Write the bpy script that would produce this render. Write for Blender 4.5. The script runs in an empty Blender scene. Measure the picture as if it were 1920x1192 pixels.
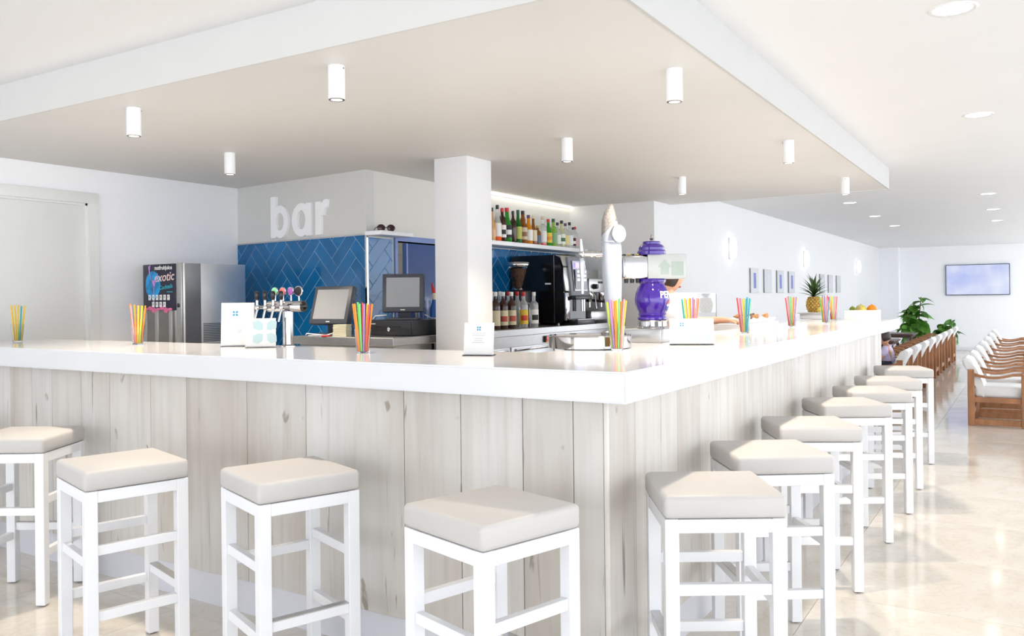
import bpy, bmesh, math, random
from mathutils import Vector, Matrix, Euler
random.seed(7)
SC = bpy.context.scene
COL = SC.collection
PI = math.pi
R = math.radians

# ------------------------------------------------------------------ camera
cam_d = bpy.data.cameras.new('camera')
cam = bpy.data.objects.new('camera', cam_d)
COL.objects.link(cam)
SC.camera = cam
cam_d.sensor_width = 36.0
cam_d.lens = 1579.0 / 1920.0 * 36.0
cam_d.shift_y = -37.3 / 1920.0
cam_d.clip_start = 0.05
cam_d.clip_end = 200
YAW = math.atan2(972.0, 1579.0)
ROLL = R(0.63)
rv = Vector((math.cos(YAW), math.sin(YAW), 0)); fv = Vector((-math.sin(YAW), math.cos(YAW), 0)); uv_ = Vector((0, 0, 1))
cr = rv * math.cos(ROLL) - uv_ * math.sin(ROLL)
cu = rv * math.sin(ROLL) + uv_ * math.cos(ROLL)
cam.matrix_world = Matrix(((cr.x, cu.x, -fv.x, 1.05), (cr.y, cu.y, -fv.y, -2.36), (cr.z, cu.z, -fv.z, 1.35), (0, 0, 0, 1)))

# ------------------------------------------------------------------ world (bright overcast daylight)
W = bpy.data.worlds.new('world')
SC.world = W
W.use_nodes = True
bg = W.node_tree.nodes['Background']
bg.inputs['Color'].default_value = (0.92, 0.97, 1.045, 1)
bg.inputs['Strength'].default_value = 1.0
SC.view_settings.view_transform = 'Standard'
SC.view_settings.look = 'None'
SC.view_settings.exposure = 1.96
SC.view_settings.gamma = 1.0
SC.view_settings.use_curve_mapping = False
LAMP_W = 13.0

# ------------------------------------------------------------------ helpers
MATS = {}
def mat(name, col, rough=0.5, metal=0.0, var=0.04, scale=6.0, bump=0.0, bscale=None, emit=0.0, ecol=None, trans=0.0, coat=0.0, stretch=None, ior=1.45, rnd=0.0, sheen=0.0):
    if name in MATS: return MATS[name]
    m = bpy.data.materials.new(name); m.use_nodes = True
    nt = m.node_tree; b = nt.nodes['Principled BSDF']
    tc = nt.nodes.new('ShaderNodeTexCoord'); mp = nt.nodes.new('ShaderNodeMapping')
    nt.links.new(tc.outputs['Object'], mp.inputs['Vector'])
    if stretch: mp.inputs['Scale'].default_value = stretch
    nz = nt.nodes.new('ShaderNodeTexNoise'); nz.inputs['Scale'].default_value = scale; nz.inputs['Detail'].default_value = 3
    nt.links.new(mp.outputs['Vector'], nz.inputs['Vector'])
    rp = nt.nodes.new('ShaderNodeValToRGB')
    c0 = [max(0, c * (1 - var)) for c in col[:3]] + [1]; c1 = [min(1, c * (1 + var)) for c in col[:3]] + [1]
    rp.color_ramp.elements[0].position = 0.3; rp.color_ramp.elements[1].position = 0.7
    rp.color_ramp.elements[0].color = c0; rp.color_ramp.elements[1].color = c1
    nt.links.new(nz.outputs['Fac'], rp.inputs['Fac'])
    out = rp.outputs['Color']
    if rnd > 0:
        oi = nt.nodes.new('ShaderNodeObjectInfo'); mr = nt.nodes.new('ShaderNodeMapRange')
        mr.inputs['To Min'].default_value = 1 - rnd; mr.inputs['To Max'].default_value = 1 + rnd
        nt.links.new(oi.outputs['Random'], mr.inputs['Value'])
        hs = nt.nodes.new('ShaderNodeHueSaturation'); nt.links.new(mr.outputs['Result'], hs.inputs['Value']); nt.links.new(out, hs.inputs['Color'])
        out = hs.outputs['Color']
    nt.links.new(out, b.inputs['Base Color'])
    b.inputs['Roughness'].default_value = rough; b.inputs['Metallic'].default_value = metal
    b.inputs['IOR'].default_value = ior
    b.inputs['Transmission Weight'].default_value = trans
    b.inputs['Coat Weight'].default_value = coat; b.inputs['Coat Roughness'].default_value = 0.05
    b.inputs['Sheen Weight'].default_value = sheen
    if emit > 0:
        b.inputs['Emission Color'].default_value = list(ecol or col[:3]) + [1]; b.inputs['Emission Strength'].default_value = emit
    if bump > 0:
        n2 = nt.nodes.new('ShaderNodeTexNoise'); n2.inputs['Scale'].default_value = bscale or scale * 6; n2.inputs['Detail'].default_value = 4
        nt.links.new(mp.outputs['Vector'], n2.inputs['Vector'])
        bp = nt.nodes.new('ShaderNodeBump'); bp.inputs['Strength'].default_value = bump; bp.inputs['Distance'].default_value = 0.004
        nt.links.new(n2.outputs['Fac'], bp.inputs['Height']); nt.links.new(bp.outputs['Normal'], b.inputs['Normal'])
    MATS[name] = m
    return m

def obj(name, bm, m, parent=None, smooth=None, loc=None, rot=None):
    me = bpy.data.meshes.new(name)
    bmesh.ops.recalc_face_normals(bm, faces=bm.faces[:])
    bm.to_mesh(me); bm.free()
    if m is not None: me.materials.append(m)
    if smooth is not None:
        me.polygons.foreach_set('use_smooth', [True] * len(me.polygons))
        if smooth < 179: me.set_sharp_from_angle(angle=R(smooth))
    o = bpy.data.objects.new(name, me); COL.objects.link(o)
    if parent is not None: o.parent = parent
    if loc is not None: o.location = loc
    if rot is not None: o.rotation_euler = rot
    return o
def tag(o, label=None, cat=None, group=None, kind=None):
    if label: o['label'] = label
    if cat: o['category'] = cat
    if group: o['group'] = group
    if kind: o['kind'] = kind
    return o
def thing(name, label, cat, loc=(0, 0, 0), rz=0, group=None):
    o = bpy.data.objects.new(name, None); COL.objects.link(o)
    o.empty_display_size = 0.1
    o.location = loc; o.rotation_euler = (0, 0, rz)
    return tag(o, label, cat, group)
def struct(o): o['kind'] = 'structure'; return o
def dup(root, loc, rz, label=None, group=None):
    r = root.copy(); COL.objects.link(r); r.location = loc; r.rotation_euler = (0, 0, rz)
    if label: r['label'] = label
    if group: r['group'] = group
    for ch in list(root.children):
        c = ch.copy(); COL.objects.link(c); c.parent = r
        for g in list(ch.children):
            d = g.copy(); COL.objects.link(d); d.parent = c
    return r

def B(): return bmesh.new()
def box(bm, x0, x1, y0, y1, z0, z1, bev=0.0, seg=2, M=None):
    r = bmesh.ops.create_cube(bm, size=1.0)
    vs = r['verts']
    for v in vs:
        v.co = Vector((x0 + (v.co.x + .5) * (x1 - x0), y0 + (v.co.y + .5) * (y1 - y0), z0 + (v.co.z + .5) * (z1 - z0)))
    if bev > 0:
        es = list({e for v in vs for e in v.link_edges})
        g = bmesh.ops.bevel(bm, geom=es, offset=bev, segments=seg, profile=0.5, affect='EDGES')
        vs = list({v for f in g['faces'] for v in f.verts} | {v for v in vs if v.is_valid})
    if M is not None:
        for v in vs: v.co = M @ v.co
    return vs
def bx(name, x0, x1, y0, y1, z0, z1, m, parent=None, bev=0.0, seg=2, M=None, smooth=None):
    b = B(); box(b, x0, x1, y0, y1, z0, z1, bev, seg, M)
    return obj(name, b, m, parent, smooth if smooth is not None else (35 if bev > 0 else None))
def prism(bm, pts, z0, z1, M=None):
    lo = [bm.verts.new((p[0], p[1], z0)) for p in pts]; hi = [bm.verts.new((p[0], p[1], z1)) for p in pts]
    bm.faces.new(lo[::-1]); bm.faces.new(hi)
    n = len(pts)
    for i in range(n): bm.faces.new((lo[i], lo[(i + 1) % n], hi[(i + 1) % n], hi[i]))
    if M is not None:
        for v in lo + hi: v.co = M @ v.co
def lathe(bm, prof, n=24, M=None, a0=0.0, a1=2 * PI, cap=True):
    full = abs(a1 - a0 - 2 * PI) < 1e-6
    cnt = n if full else n + 1
    rings = []
    for r, z in prof:
        if r < 1e-6 and full:
            rings.append([bm.verts.new((0, 0, z))])
        else:
            rings.append([bm.verts.new((r * math.cos(a0 + (a1 - a0) * i / n), r * math.sin(a0 + (a1 - a0) * i / n), z)) for i in range(cnt)])
    for a, b in zip(rings, rings[1:]):
        if len(a) == 1 and len(b) == 1: continue
        for i in range(n):
            j = (i + 1) % cnt
            if len(a) == 1: bm.faces.new((a[0], b[i], b[j]))
            elif len(b) == 1: bm.faces.new((a[i], a[j], b[0]))
            else: bm.faces.new((a[i], a[j], b[j], b[i]))
    if cap and full:
        if len(rings[0]) > 1: bm.faces.new(rings[0][::-1])
        if len(rings[-1]) > 1: bm.faces.new(rings[-1])
    if M is not None:
        for ring in rings:
            for v in ring: v.co = M @ v.co
def frame_to(a, b):
    a = Vector(a); d = Vector(b) - a
    q = d.to_track_quat('Z', 'Y')
    return Matrix.Translation(a) @ q.to_matrix().to_4x4(), d.length
def rod(bm, a, b, r, r2=None, n=10):
    M, L = frame_to(a, b)
    lathe(bm, [(r, 0), (r if r2 is None else r2, L)], n, M)
def tube(bm, pts, r, n=8):
    pts = [Vector(p) for p in pts]; rings = []
    for i, p in enumerate(pts):
        d = (pts[min(i + 1, len(pts) - 1)] - pts[max(i - 1, 0)]).normalized()
        q = d.to_track_quat('Z', 'Y').to_matrix()
        rings.append([bm.verts.new(p + q @ Vector((r * math.cos(2 * PI * k / n), r * math.sin(2 * PI * k / n), 0))) for k in range(n)])
    for a, b in zip(rings, rings[1:]):
        for k in range(n): bm.faces.new((a[k], a[(k + 1) % n], b[(k + 1) % n], b[k]))
    bm.faces.new(rings[0][::-1]); bm.faces.new(rings[-1])
def ball(bm, c, rx, ry=None, rz=None, u=16, v=10, M=None):
    r = bmesh.ops.create_uvsphere(bm, u_segments=u, v_segments=v, radius=1.0)
    ry = rx if ry is None else ry; rz = rx if rz is None else rz
    for q in r['verts']:
        q.co = Vector((c[0] + q.co.x * rx, c[1] + q.co.y * ry, c[2] + q.co.z * rz))
        if M is not None: q.co = M @ q.co
    return r['verts']
def loft(bm, secs, n=20):
    """secs: (centre, half a, half b) horizontal ellipses, a along local x, b along local y"""
    rings = []
    for c, a, b in secs:
        rings.append([bm.verts.new((c[0] + a * math.cos(2 * PI * k / n), c[1] + b * math.sin(2 * PI * k / n), c[2])) for k in range(n)])
    for p, q in zip(rings, rings[1:]):
        for k in range(n): bm.faces.new((p[k], p[(k + 1) % n], q[(k + 1) % n], q[k]))
    bm.faces.new(rings[0][::-1]); bm.faces.new(rings[-1])
    return rings
def text_bm(s, size, depth=0.001, shear=0.0, bold=0.0, align='CENTER'):
    cu_ = bpy.data.curves.new('lettering', 'FONT'); cu_.body = s; cu_.size = size; cu_.extrude = depth; cu_.shear = shear; cu_.offset = bold
    cu_.align_x = align; cu_.align_y = 'CENTER'; cu_.resolution_u = 3
    o = bpy.data.objects.new('lettering', cu_); COL.objects.link(o)
    dg = bpy.context.evaluated_depsgraph_get()
    me = bpy.data.meshes.new_from_object(o.evaluated_get(dg))
    bpy.data.objects.remove(o); bpy.data.curves.remove(cu_)
    b = B(); b.from_mesh(me); bpy.data.meshes.remove(me)
    return b
def face_frame(loc, right, up):
    r = Vector(right).normalized(); u = Vector(up).normalized(); n = r.cross(u)
    return Matrix(((r.x, u.x, n.x, loc[0]), (r.y, u.y, n.y, loc[1]), (r.z, u.z, n.z, loc[2]), (0, 0, 0, 1)))
def xf(bm, M):
    for v in bm.verts: v.co = M @ v.co
    return bm
def clip_poly(poly, x0, x1, z0, z1):
    def cl(p, inside, inter):
        out = []
        for i in range(len(p)):
            a, b = p[i - 1], p[i]
            ia, ib = inside(a), inside(b)
            if ib:
                if not ia: out.append(inter(a, b))
                out.append(b)
            elif ia: out.append(inter(a, b))
        return out
    def lx(x): return lambda a, b: (x, a[1] + (b[1] - a[1]) * (x - a[0]) / (b[0] - a[0]))
    def lz(z): return lambda a, b: (a[0] + (b[0] - a[0]) * (z - a[1]) / (b[1] - a[1]), z)
    for ins, it in ((lambda q: q[0] >= x0, lx(x0)), (lambda q: q[0] <= x1, lx(x1)), (lambda q: q[1] >= z0, lz(z0)), (lambda q: q[1] <= z1, lz(z1))):
        if not poly: return []
        poly = cl(poly, ins, it)
    return poly
def area2(p): return 0.5 * abs(sum(p[i - 1][0] * p[i][1] - p[i][0] * p[i - 1][1] for i in range(len(p))))

# ------------------------------------------------------------------ materials
M_WALL = mat('wall_paint', (0.79, 0.795, 0.80), 0.6, var=0.01, scale=3, bump=0.03, bscale=90)
M_WALLG = mat('wall_paint_warm_grey', (0.66, 0.66, 0.64), 0.6, var=0.01, scale=3, bump=0.03, bscale=90)
M_WALLB = mat('wall_paint_cream', (0.74, 0.73, 0.68), 0.6, var=0.01, scale=3, bump=0.03, bscale=90)
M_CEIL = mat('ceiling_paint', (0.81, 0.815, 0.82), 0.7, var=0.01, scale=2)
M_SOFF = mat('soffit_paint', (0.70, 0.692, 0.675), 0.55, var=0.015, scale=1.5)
M_WHITE = mat('white_lacquer', (0.85, 0.86, 0.88), 0.35, var=0.01)
M_DOOR = mat('door_lacquer', (0.80, 0.81, 0.79), 0.4, var=0.01)
M_FRAME = mat('white_powder_coat', (0.82, 0.825, 0.84), 0.32, var=0.01)
M_COUNTER = mat('white_solid_surface', (0.70, 0.705, 0.715), 0.13, var=0.01, scale=3, coat=0.2)
M_LEATHER = mat('taupe_leatherette', (0.54, 0.52, 0.50), 0.5, var=0.02, scale=3, bump=0.12, bscale=260)
M_STEEL = mat('brushed_steel', (0.52, 0.52, 0.52), 0.33, 1.0, var=0.06, scale=14, stretch=(1, 1, 12))
M_STEELD = mat('dark_steel', (0.30, 0.29, 0.28), 0.35, 1.0, var=0.05)
M_CHROME = mat('chrome', (0.55, 0.55, 0.57), 0.08, 1.0, var=0.02)
M_PLINTH = mat('grey_laminate_plinth', (0.66, 0.66, 0.70), 0.3, var=0.02)
M_BLACK = mat('black_plastic', (0.018, 0.018, 0.022), 0.32, var=0.1)
M_BLACKG = mat('black_gloss', (0.008, 0.008, 0.010), 0.12, var=0.1)
M_DGREY = mat('charcoal_plastic', (0.055, 0.06, 0.075), 0.4, var=0.08)
M_MIDG = mat('grey_plastic', (0.22, 0.235, 0.27), 0.35, var=0.05)
M_LCD = mat('screen_grey', (0.33, 0.34, 0.35), 0.16, var=0.03, scale=2)
M_TILE = mat('blue_glazed_tile', (0.003, 0.135, 0.36), 0.06, var=0.14, scale=3, rnd=0.12)
M_GROUT = mat('blue_grey_grout', (0.30, 0.48, 0.66), 0.7, var=0.05)
M_BTILE = mat('beige_tile', (0.60, 0.55, 0.45), 0.3, var=0.05, rnd=0.05)
M_BLUE = mat('blue_door_lacquer', (0.035, 0.085, 0.26), 0.12, var=0.08, coat=0.4)
M_BLUEF = mat('blue_door_trim', (0.12, 0.19, 0.45), 0.25, var=0.05)
M_LED = mat('warm_led', (1, 0.93, 0.82), 0.5, emit=1.6, ecol=(1, 0.93, 0.78))
M_BULB = mat('lamp_bulb', (1, 0.95, 0.86), 0.5, emit=0.6, ecol=(1, 0.92, 0.80))
M_DOWN = mat('downlight_diffuser', (1, 0.98, 0.95), 0.5, emit=2.5, ecol=(1, 0.97, 0.92))
M_SCON = mat('sconce_glow', (1, 0.98, 0.95), 0.5, emit=0.9, ecol=(1, 0.97, 0.93))
M_TEAK = mat('teak_wood', (0.36, 0.16, 0.07), 0.4, var=0.25, scale=9, stretch=(2, 2, 0.6), bump=0.05)
M_CANVAS = mat('white_canvas_cushion', (0.80, 0.80, 0.79), 0.8, var=0.02, bump=0.1, bscale=120)
M_DWOOD = mat('dark_brown_wood', (0.075, 0.045, 0.035), 0.35, var=0.2, scale=8)
M_LEAF = mat('leaf_green', (0.17, 0.42, 0.07), 0.35, var=0.35, scale=7, rnd=0.3)
M_STEM = mat('plant_stem', (0.18, 0.12, 0.05), 0.7, var=0.2)
M_SOIL = mat('soil', (0.05, 0.035, 0.025), 0.9, var=0.3, scale=40)
M_POT = mat('grey_planter', (0.45, 0.46, 0.46), 0.5, var=0.05)
M_PAPER = mat('white_paper', (0.60, 0.615, 0.63), 0.4, var=0.01, coat=0.3)
M_CREAM = mat('cream_paper', (0.72, 0.68, 0.50), 0.6, var=0.04)
M_ACRYL = mat('clear_acrylic', (0.97, 0.98, 0.98), 0.03, var=0.005, trans=1.0, ior=1.3)
M_GLASS = mat('clear_glass', (0.97, 0.985, 0.985), 0.02, var=0.005, trans=1.0, ior=1.3)
M_TEAL = mat('logo_teal', (0.04, 0.26, 0.42), 0.5, var=0.1)
M_PALETEAL = mat('pale_teal_print', (0.38, 0.51, 0.54), 0.5, var=0.02)
M_INK = mat('grey_ink', (0.36, 0.40, 0.43), 0.5, var=0.02)
M_PURPLE = mat('violet_glazed_ceramic', (0.045, 0.011, 0.27), 0.07, var=0.12, scale=5, coat=0.6)
M_RED = mat('red_plastic', (0.62, 0.03, 0.035), 0.35, var=0.08)
M_SKIN = mat('skin', (0.60, 0.33, 0.22), 0.5, var=0.06, scale=12)
M_HAIR = mat('dark_hair', (0.035, 0.018, 0.014), 0.45, var=0.3, scale=30)
M_SHIRTW = mat('white_shirt', (0.70, 0.70, 0.72), 0.8, var=0.02, bump=0.15, bscale=25)
M_LILAC = mat('lilac_shirt', (0.60, 0.55, 0.78), 0.8, var=0.05, bump=0.15, bscale=30)
M_NAVY = mat('navy_trousers', (0.03, 0.035, 0.07), 0.8, var=0.1)
M_WOODT = mat('pale_trim_strip', (0.70, 0.66, 0.60), 0.4, var=0.04)

def wood_material():
    m = bpy.data.materials.new('bleached_oak_plank'); m.use_nodes = True
    nt = m.node_tree; L = nt.links; b = nt.nodes['Principled BSDF']
    tc = nt.nodes.new('ShaderNodeTexCoord'); oi = nt.nodes.new('ShaderNodeObjectInfo')
    add = nt.nodes.new('ShaderNodeVectorMath'); add.operation = 'ADD'
    comb = nt.nodes.new('ShaderNodeCombineXYZ'); mul = nt.nodes.new('ShaderNodeMath'); mul.operation = 'MULTIPLY'; mul.inputs[1].default_value = 37.0
    L.new(oi.outputs['Random'], mul.inputs[0]); L.new(mul.outputs[0], comb.inputs['Z']); L.new(mul.outputs[0], comb.inputs['X'])
    L.new(tc.outputs['Object'], add.inputs[0]); L.new(comb.outputs[0], add.inputs[1])
    def noise(scale, st, det=4, dist=0.0):
        mp = nt.nodes.new('ShaderNodeMapping'); mp.inputs['Scale'].default_value = st
        n = nt.nodes.new('ShaderNodeTexNoise'); n.inputs['Scale'].default_value = scale; n.inputs['Detail'].default_value = det; n.inputs['Distortion'].default_value = dist
        L.new(add.outputs[0], mp.inputs['Vector']); L.new(mp.outputs[0], n.inputs['Vector']); return n.outputs['Fac']
    def ramp(f, pts):
        r = nt.nodes.new('ShaderNodeValToRGB'); els = r.color_ramp.elements
        while len(els) < len(pts): els.new(0.5)
        for e, (p, c) in zip(els, pts): e.position = p; e.color = (*c, 1)
        L.new(f, r.inputs['Fac']); return r.outputs['Color']
    grain = ramp(noise(4.0, (5.5, 5.5, 0.35), 7, 0.8), [(0.22, (0.52, 0.49, 0.45)), (0.5, (0.605, 0.585, 0.55)), (0.8, (0.65, 0.635, 0.605))])
    blot = ramp(noise(1.6, (1.6, 1.6, 0.8), 3), [(0.32, (0.86, 0.81, 0.76)), (0.62, (1.04, 1.04, 1.04))])
    crack = ramp(noise(3.0, (5.5, 5.5, 0.36), 6, 1.6), [(0.285, (0.33, 0.29, 0.27)), (0.325, (1, 1, 1)), (1.0, (1, 1, 1))])
    knot = ramp(noise(5.5, (2.2, 2.2, 1.3), 2, 0.3), [(0.235, (0.50, 0.44, 0.38)), (0.275, (1, 1, 1)), (1.0, (1, 1, 1))])
    def mulc(a, c, f=1.0):
        x = nt.nodes.new('ShaderNodeMixRGB'); x.blend_type = 'MULTIPLY'; x.inputs['Fac'].default_value = f
        L.new(a, x.inputs['Color1']); L.new(c, x.inputs['Color2']); return x.outputs['Color']
    c = mulc(mulc(mulc(grain, blot), crack, 0.75), knot, 0.8)
    mr = nt.nodes.new('ShaderNodeMapRange'); mr.inputs['To Min'].default_value = 0.95; mr.inputs['To Max'].default_value = 1.08
    L.new(oi.outputs['Random'], mr.inputs['Value'])
    hs = nt.nodes.new('ShaderNodeHueSaturation'); L.new(mr.outputs[0], hs.inputs['Value']); L.new(c, hs.inputs['Color'])
    L.new(hs.outputs['Color'], b.inputs['Base Color']); b.inputs['Roughness'].default_value = 0.5
    bp = nt.nodes.new('ShaderNodeBump'); bp.inputs['Strength'].default_value = 0.25; bp.inputs['Distance'].default_value = 0.003
    L.new(c, bp.inputs['Height']); L.new(bp.outputs['Normal'], b.inputs['Normal'])
    return m
M_OAK = wood_material()
def marble_material():
    m = bpy.data.materials.new('cream_marble_tile'); m.use_nodes = True
    nt = m.node_tree; L = nt.links; b = nt.nodes['Principled BSDF']
    tc = nt.nodes.new('ShaderNodeTexCoord'); oi = nt.nodes.new('ShaderNodeObjectInfo')
    n = nt.nodes.new('ShaderNodeTexNoise'); n.inputs['Scale'].default_value = 1.5; n.inputs['Detail'].default_value = 8; n.inputs['Distortion'].default_value = 1.3
    L.new(tc.outputs['Object'], n.inputs['Vector'])
    r = nt.nodes.new('ShaderNodeValToRGB'); e = r.color_ramp.elements
    e[0].position = 0.3; e[0].color = (0.63, 0.57, 0.485, 1); e[1].position = 0.62; e[1].color = (0.72, 0.685, 0.63, 1)
    L.new(n.outputs['Fac'], r.inputs['Fac'])
    n2 = nt.nodes.new('ShaderNodeTexNoise'); n2.inputs['Scale'].default_value = 5; n2.inputs['Detail'].default_value = 10; n2.inputs['Distortion'].default_value = 2.5
    L.new(tc.outputs['Object'], n2.inputs['Vector'])
    r2 = nt.nodes.new('ShaderNodeValToRGB'); e = r2.color_ramp.elements
    e[0].position = 0.46; e[0].color = (1, 1, 1, 1); e[1].position = 0.5; e[1].color = (0.90, 0.86, 0.80, 1); x = e.new(0.54); x.color = (1, 1, 1, 1)
    L.new(n2.outputs['Fac'], r2.inputs['Fac'])
    mx = nt.nodes.new('ShaderNodeMixRGB'); mx.blend_type = 'MULTIPLY'; mx.inputs['Fac'].default_value = 0.6
    L.new(r.outputs[0], mx.inputs['Color1']); L.new(r2.outputs[0], mx.inputs['Color2'])
    mr = nt.nodes.new('ShaderNodeMapRange'); mr.inputs['To Min'].default_value = 0.965; mr.inputs['To Max'].default_value = 1.035
    L.new(oi.outputs['Random'], mr.inputs['Value'])
    hs = nt.nodes.new('ShaderNodeHueSaturation'); L.new(mr.outputs[0], hs.inputs['Value']); L.new(mx.outputs[0], hs.inputs['Color'])
    L.new(hs.outputs[0], b.inputs['Base Color']); b.inputs['Roughness'].default_value = 0.09; b.inputs['IOR'].default_value = 1.55
    return m
M_MARBLE = marble_material()

# ------------------------------------------------------------------ room shell
SZ, CZ = 2.29, 2.47                     # lowered ceiling over the bar, main ceiling
X0, X1, Y0, Y1 = -4.585, 5.6, -6.4, 20.1
fl = struct(bx('floor', X0 - .2, X1, Y0, Y1 + .1, -0.06, -0.006, mat('floor_joint', (0.60, 0.53, 0.43), 0.5, var=0.03)))
TS, G = 0.80, 0.0009
b = B(); box(b, -TS / 2 + G, TS / 2 - G, -TS / 2 + G, TS / 2 - G, -0.008, 0.0)
tile0 = obj('floor_tile', b, M_MARBLE, fl)
first = True; rest = B()
for i in range(int((X1 - X0) / TS)):
    for j in range(int((Y1 - Y0) / TS) + 1):
        x = X0 + .02 + (i + .5) * TS; y = Y0 + (j + .5) * TS
        if y + TS / 2 > Y1 + .1: continue
        near = -1.6 < y and x < 1.9 and not (x < -2.6 and y > 6)
        if near:
            if first: o = tile0; first = False
            else:
                o = tile0.copy(); COL.objects.link(o); o.parent = fl
            o.location = (x, y, 0)
        else:
            box(rest, x - TS / 2 + G, x + TS / 2 - G, y - TS / 2 + G, y + TS / 2 - G, -0.008, 0.0)
tag(obj('floor_tile_field', rest, M_MARBLE, fl), kind='stuff')

b = B(); prism(b, [(X0 - .2, Y0), (X1, Y0), (X1, 7.6), (2.9, 7.6), (2.9, Y1 + .1), (X0 - .2, Y1 + .1)], CZ, CZ + .12)  # unseen edge cut back beyond the bar so daylight reaches the far end
struct(obj('ceiling', b, M_CEIL))
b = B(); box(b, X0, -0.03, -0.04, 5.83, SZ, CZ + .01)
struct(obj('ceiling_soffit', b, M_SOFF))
# fascia boards around the lowered ceiling
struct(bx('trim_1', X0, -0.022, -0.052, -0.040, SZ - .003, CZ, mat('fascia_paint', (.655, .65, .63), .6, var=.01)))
struct(bx('trim_2', -0.030, -0.018, -0.052, 5.842, SZ - .003, CZ, mat('fascia_paint_dimmed', (.56, .56, .55), .6, var=.01)))  # darker copy of the fascia paint, offsetting strong daylight on the aisle side
struct(bx('trim_3', -2.09, -0.022, 5.830, 5.842, SZ - .003, CZ, M_CEIL))

b = B()
DY0, DY1, DZ = 0.18, 1.12, 2.05
box(b, X0 - .16, X0, Y0, DY0, 0, CZ); box(b, X0 - .16, X0, DY1, 2.6, 0, CZ); box(b, X0 - .16, X0, DY0, DY1, DZ, CZ)
struct(obj('wall_left', b, mat('wall_paint_brightened', (.93, .94, .96), .6, var=.01, scale=3, bump=.03, bscale=90)))  # lighter copy of the wall paint, making up for weak light here
door = struct(bx('door_1', X0 - .075, X0 - .03, DY0 + .006, DY1 - .006, 0.006, DZ - .006, M_DOOR, bev=.002))
b = B()
box(b, X0, X0 + .0212, DY1 - .002, DY1 + .069, 0, DZ + .01); box(b, X0, X0 + .0212, DY0 - .069, DY0 + .002, 0, DZ + .01)
box(b, X0, X0 + .022, DY0 - .07, DY1 + .07, DZ - .004, DZ + .07, .003)
obj('door_casing', b, M_DOOR, door, 35)
b = B(); box(b, X0 - .03, X0, DY1 - .018, DY1 - .001, 0, DZ); box(b, X0 - .03, X0, DY0 + .001, DY0 + .018, 0, DZ); box(b, X0 - .03, X0, DY0, DY1, DZ - .018, DZ - .001)
obj('door_stop', b, M_DOOR, door)

# block with the bar sign (turned a few degrees)
A = Vector((-4.585, 2.436, 0)); Bp = Vector((-3.025, 2.266, 0))
b = B(); prism(b, [(A.x, A.y), (Bp.x, Bp.y), (Bp.x, Bp.y + .085), (A.x, A.y + .085)], 0, SZ)
wall_bar = struct(obj('wall_bar', b, M_WALLG))
XB = -3.025
b = B(); OY0, OY1, OZ = 2.60, 3.36, 1.79
box(b, XB - .1, XB, Bp.y + .085, OY0, 0, SZ); box(b, XB - .1, XB, OY1, 5.42, 0, SZ); box(b, XB - .1, XB, OY0, OY1, OZ, SZ)
wall_back = struct(obj('wall_back', b, M_WALLB))
struct(bx('wall_inner', XB - .1, -2.19, 5.42, 5.52, 0, SZ, M_WALL))
b = B(); box(b, -2.19, -2.09, 5.42, 5.83, 0, SZ); box(b, -2.19, -2.09, 5.83, Y1, 0, CZ)
struct(obj('wall_side', b, M_WALL))
struct(bx('wall_far', -2.19, 2.9, Y1, Y1 + .1, 0, CZ, MATS['wall_paint_brightened']))  # same lightened paint, standing in for light missing at the far wall
struct(bx('trim_4', -2.09, -1.655, 19.85, Y1, 0, CZ, MATS['wall_paint_brightened']))
struct(bx('baseboard_far', -1.655, 2.9, Y1 - .015, Y1, 0, .09, M_WHITE, bev=.003))
struct(bx('baseboard_side', -2.09, -2.075, 5.43, 19.85, 0, .09, M_WHITE, bev=.003))
struct(bx('wall_pillar', -2.355, -2.088, 2.19, 2.485, 0, SZ, M_WALL, bev=.004))

# window wall far to the right and behind the viewer: slim frames, open to daylight; the unseen far run is moved in to brighten the far end
for k, (pts, ax) in enumerate(((range(0, 18), 'y'), (range(0, 7), 'x'))):
    w = bpy.data.objects.new('window_%d' % (k + 1), None); COL.objects.link(w); w['kind'] = 'structure'
    for i in pts:
        xw = X1 if Y0 + i * 1.5 < 7.6 else 2.9
        if ax == 'y': bx('window_post', xw - .03, xw + .03, Y0 + i * 1.5 - .03, Y0 + i * 1.5 + .03, 0, CZ, M_FRAME, w)
        else: bx('window_post', X0 + i * 1.59 - .03, X0 + i * 1.59 + .03, Y0 - .03, Y0 + .03, 0, CZ, M_FRAME, w)
    if ax == 'y':
        bx('window_rail', X1 - .03, X1 + .03, Y0, 7.6, 0, .07, M_FRAME, w); bx('window_rail', 2.87, 2.93, 7.6, Y1, 0, .07, M_FRAME, w)
    else: bx('window_rail', X0, X1, Y0 - .03, Y0 + .03, 0, .07, M_FRAME, w)

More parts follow.
